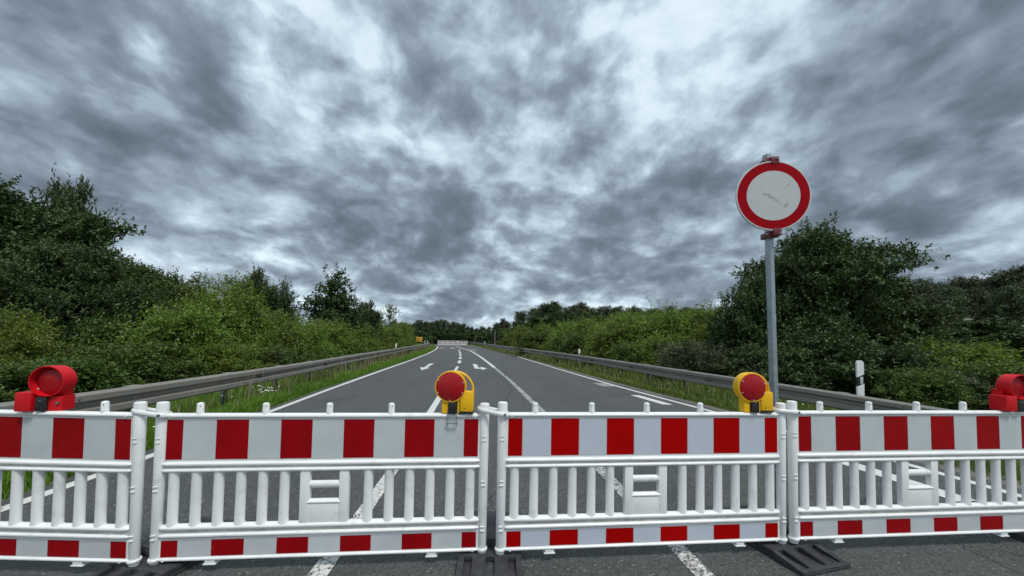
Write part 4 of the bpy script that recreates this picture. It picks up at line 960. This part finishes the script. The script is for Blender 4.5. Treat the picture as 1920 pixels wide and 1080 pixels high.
# ------------------------------------------------------------------ grass
def grass(name, R, n, xa, xb, y0, y1, h0, h1, m, label, wid=.011, z=-.02, lean=.7, exp=1.7, cat='grass'):
    u = R.random(n); y = y0 * (y1 / y0) ** (u ** (1 / exp) if exp != 1 else u); v = R.random(n)
    XA = np.array([xa(t) for t in np.linspace(y0, y1, 400)]); XB = np.array([xb(t) for t in np.linspace(y0, y1, 400)]); gy = np.linspace(y0, y1, 400)
    x = np.interp(y, gy, XA) * (1 - v) + np.interp(y, gy, XB) * v
    patch = .5 + .5 * np.sin(x * 2.3 + 1.3 * np.sin(y * .9)) * np.sin(y * 1.7 + x)
    h = R.uniform(h0, h1, n) * (.65 + .6 * patch); edge = np.minimum(v, 1 - v); h *= np.clip(.35 + edge * 5, .35, 1)
    w = wid * (1 + y * .10); a = R.uniform(0, 6.28, n); ln_ = h * lean * R.random(n); b = R.uniform(0, 6.28, n)
    dx, dy = np.cos(a) * w / 2, np.sin(a) * w / 2; lx, ly = np.cos(b) * ln_, np.sin(b) * ln_
    B0 = np.stack([x - dx, y - dy, np.full(n, z)], 1); B1_ = np.stack([x + dx, y + dy, np.full(n, z)], 1)
    M0 = np.stack([x - dx * .7 + lx * .35, y - dy * .7 + ly * .35, z + h * .6], 1); M1 = np.stack([x + dx * .7 + lx * .35, y + dy * .7 + ly * .35, z + h * .6], 1)
    Tp = np.stack([x + lx, y + ly, z + h * (1 - .15 * R.random(n))], 1)
    V = np.stack([B0, B1_, M0, M1, Tp], 1).reshape(-1, 3); i = np.arange(n)[:, None] * 5
    F = np.concatenate([i + np.array([0, 1, 3]), i + np.array([0, 3, 2]), i + np.array([2, 3, 4])], 1).reshape(-1, 3)
    T = np.repeat(np.clip(.5 * patch + .5 * R.random(n), 0, 1), 3)
    return tag(link(name, np_mesh(name, V, F, m, T)), label, cat, kind='stuff')
R = np.random.default_rng(5)
rlx = lambda y: float(np.interp(y, [.5, 2.5, 4.4, 7.5, 11, 15, 27, 46, 60, 70, 76], [-5.9, -5.45, -5.25, -5.45, -5.88, -6.45, -8.0, -10.45, -13.0, -15.6, -18.0]))
rrx = lambda y: float(np.interp(y, [2.6, 4.2, 5.64, 6.9, 8, 9.23, 11, 20, 29.8, 42, 55, 68, 84, 96], [8.2, 7.3, 6.72, 6.3, 5.85, 5.32, 4.86, 3.45, 1.62, -.9, -3.2, -5.2, -8.4, -12]))
grass('verge_grass', R, 90000, lambda y: rlx(y) - .1, lambda y: XL(y) - .22, 3, 74, .12, .27, grass_l, 'lush green verge grass between the lane and the guard rail')
grass('tall_grass', R, 16000, lambda y: rlx(y) - 2.2, lambda y: rlx(y) + .25, 3, 74, .22, .50, grass_l, 'tall grass growing through and behind the straight arrow rail')
grass('verge_grass', R, 52000, lambda y: XR(y) + .50, lambda y: rrx(y) + .1, 3, 92, .06, .24, grass_r, 'thin dry verge grass in front of the dipping rail')
grass('tall_grass', R, 18000, lambda y: rrx(y) - .35, lambda y: rrx(y) + 2.0, 3, 92, .22, .50, grass_r, 'tall dry grass growing through and behind the dipping rail')
grass('grass_seed_heads', R, 1300, lambda y: rlx(y) - .5, lambda y: rlx(y) + .45, 5, 60, .45, .78, seed_m, 'pale seed heads of tall grass by the straight arrow rail', wid=.010, lean=.3)
grass('grass_seed_heads', R, 800, lambda y: rrx(y) - .45, lambda y: rrx(y) + .3, 5, 60, .30, .58, seed_m, 'pale seed heads of tall grass by the dipping rail', wid=.009, lean=.3)
# daisies
m_ = MB(); r_ = random.Random(3)
def daisy(x, y, h):
    s_ = r_.uniform(.010, .017); tx, ty = r_.uniform(-.3, .3), r_.uniform(-.9, -.3); nv = Vector((tx, ty, 1)).normalized(); a = nv.orthogonal().normalized(); b = nv.cross(a); c = Vector((x, y, h))
    m_.add([c + nv * .006] + [c + (a * math.cos(k * 1.0472) + b * math.sin(k * 1.0472)) * s_ for k in range(6)], [(0, 1 + k, 1 + (k + 1) % 6) for k in range(6)])
for i in range(26): p = at_h(500 + r_.gauss(0, 14), 729 + r_.uniform(-4, 4), .30); daisy(p.x, p.y, .30 + r_.uniform(-.03, .05))
for i in range(16): y = r_.uniform(5, 22); daisy(rlx(y) + r_.uniform(.0, .6), y, r_.uniform(.2, .36))
for i in range(12): y = r_.uniform(6, 18); daisy(rrx(y) - r_.uniform(-.1, .45), y, r_.uniform(.2, .4))
tag(m_.build('daisies', flower_m, smooth=0), 'white daisies scattered in the verge grass', 'flowers', kind='stuff')

# ------------------------------------------------------------------ render settings
scene.render.engine = 'CYCLES'
scene.cycles.max_bounces = 4; scene.cycles.diffuse_bounces = 3; scene.cycles.glossy_bounces = 2; scene.cycles.transparent_max_bounces = 6
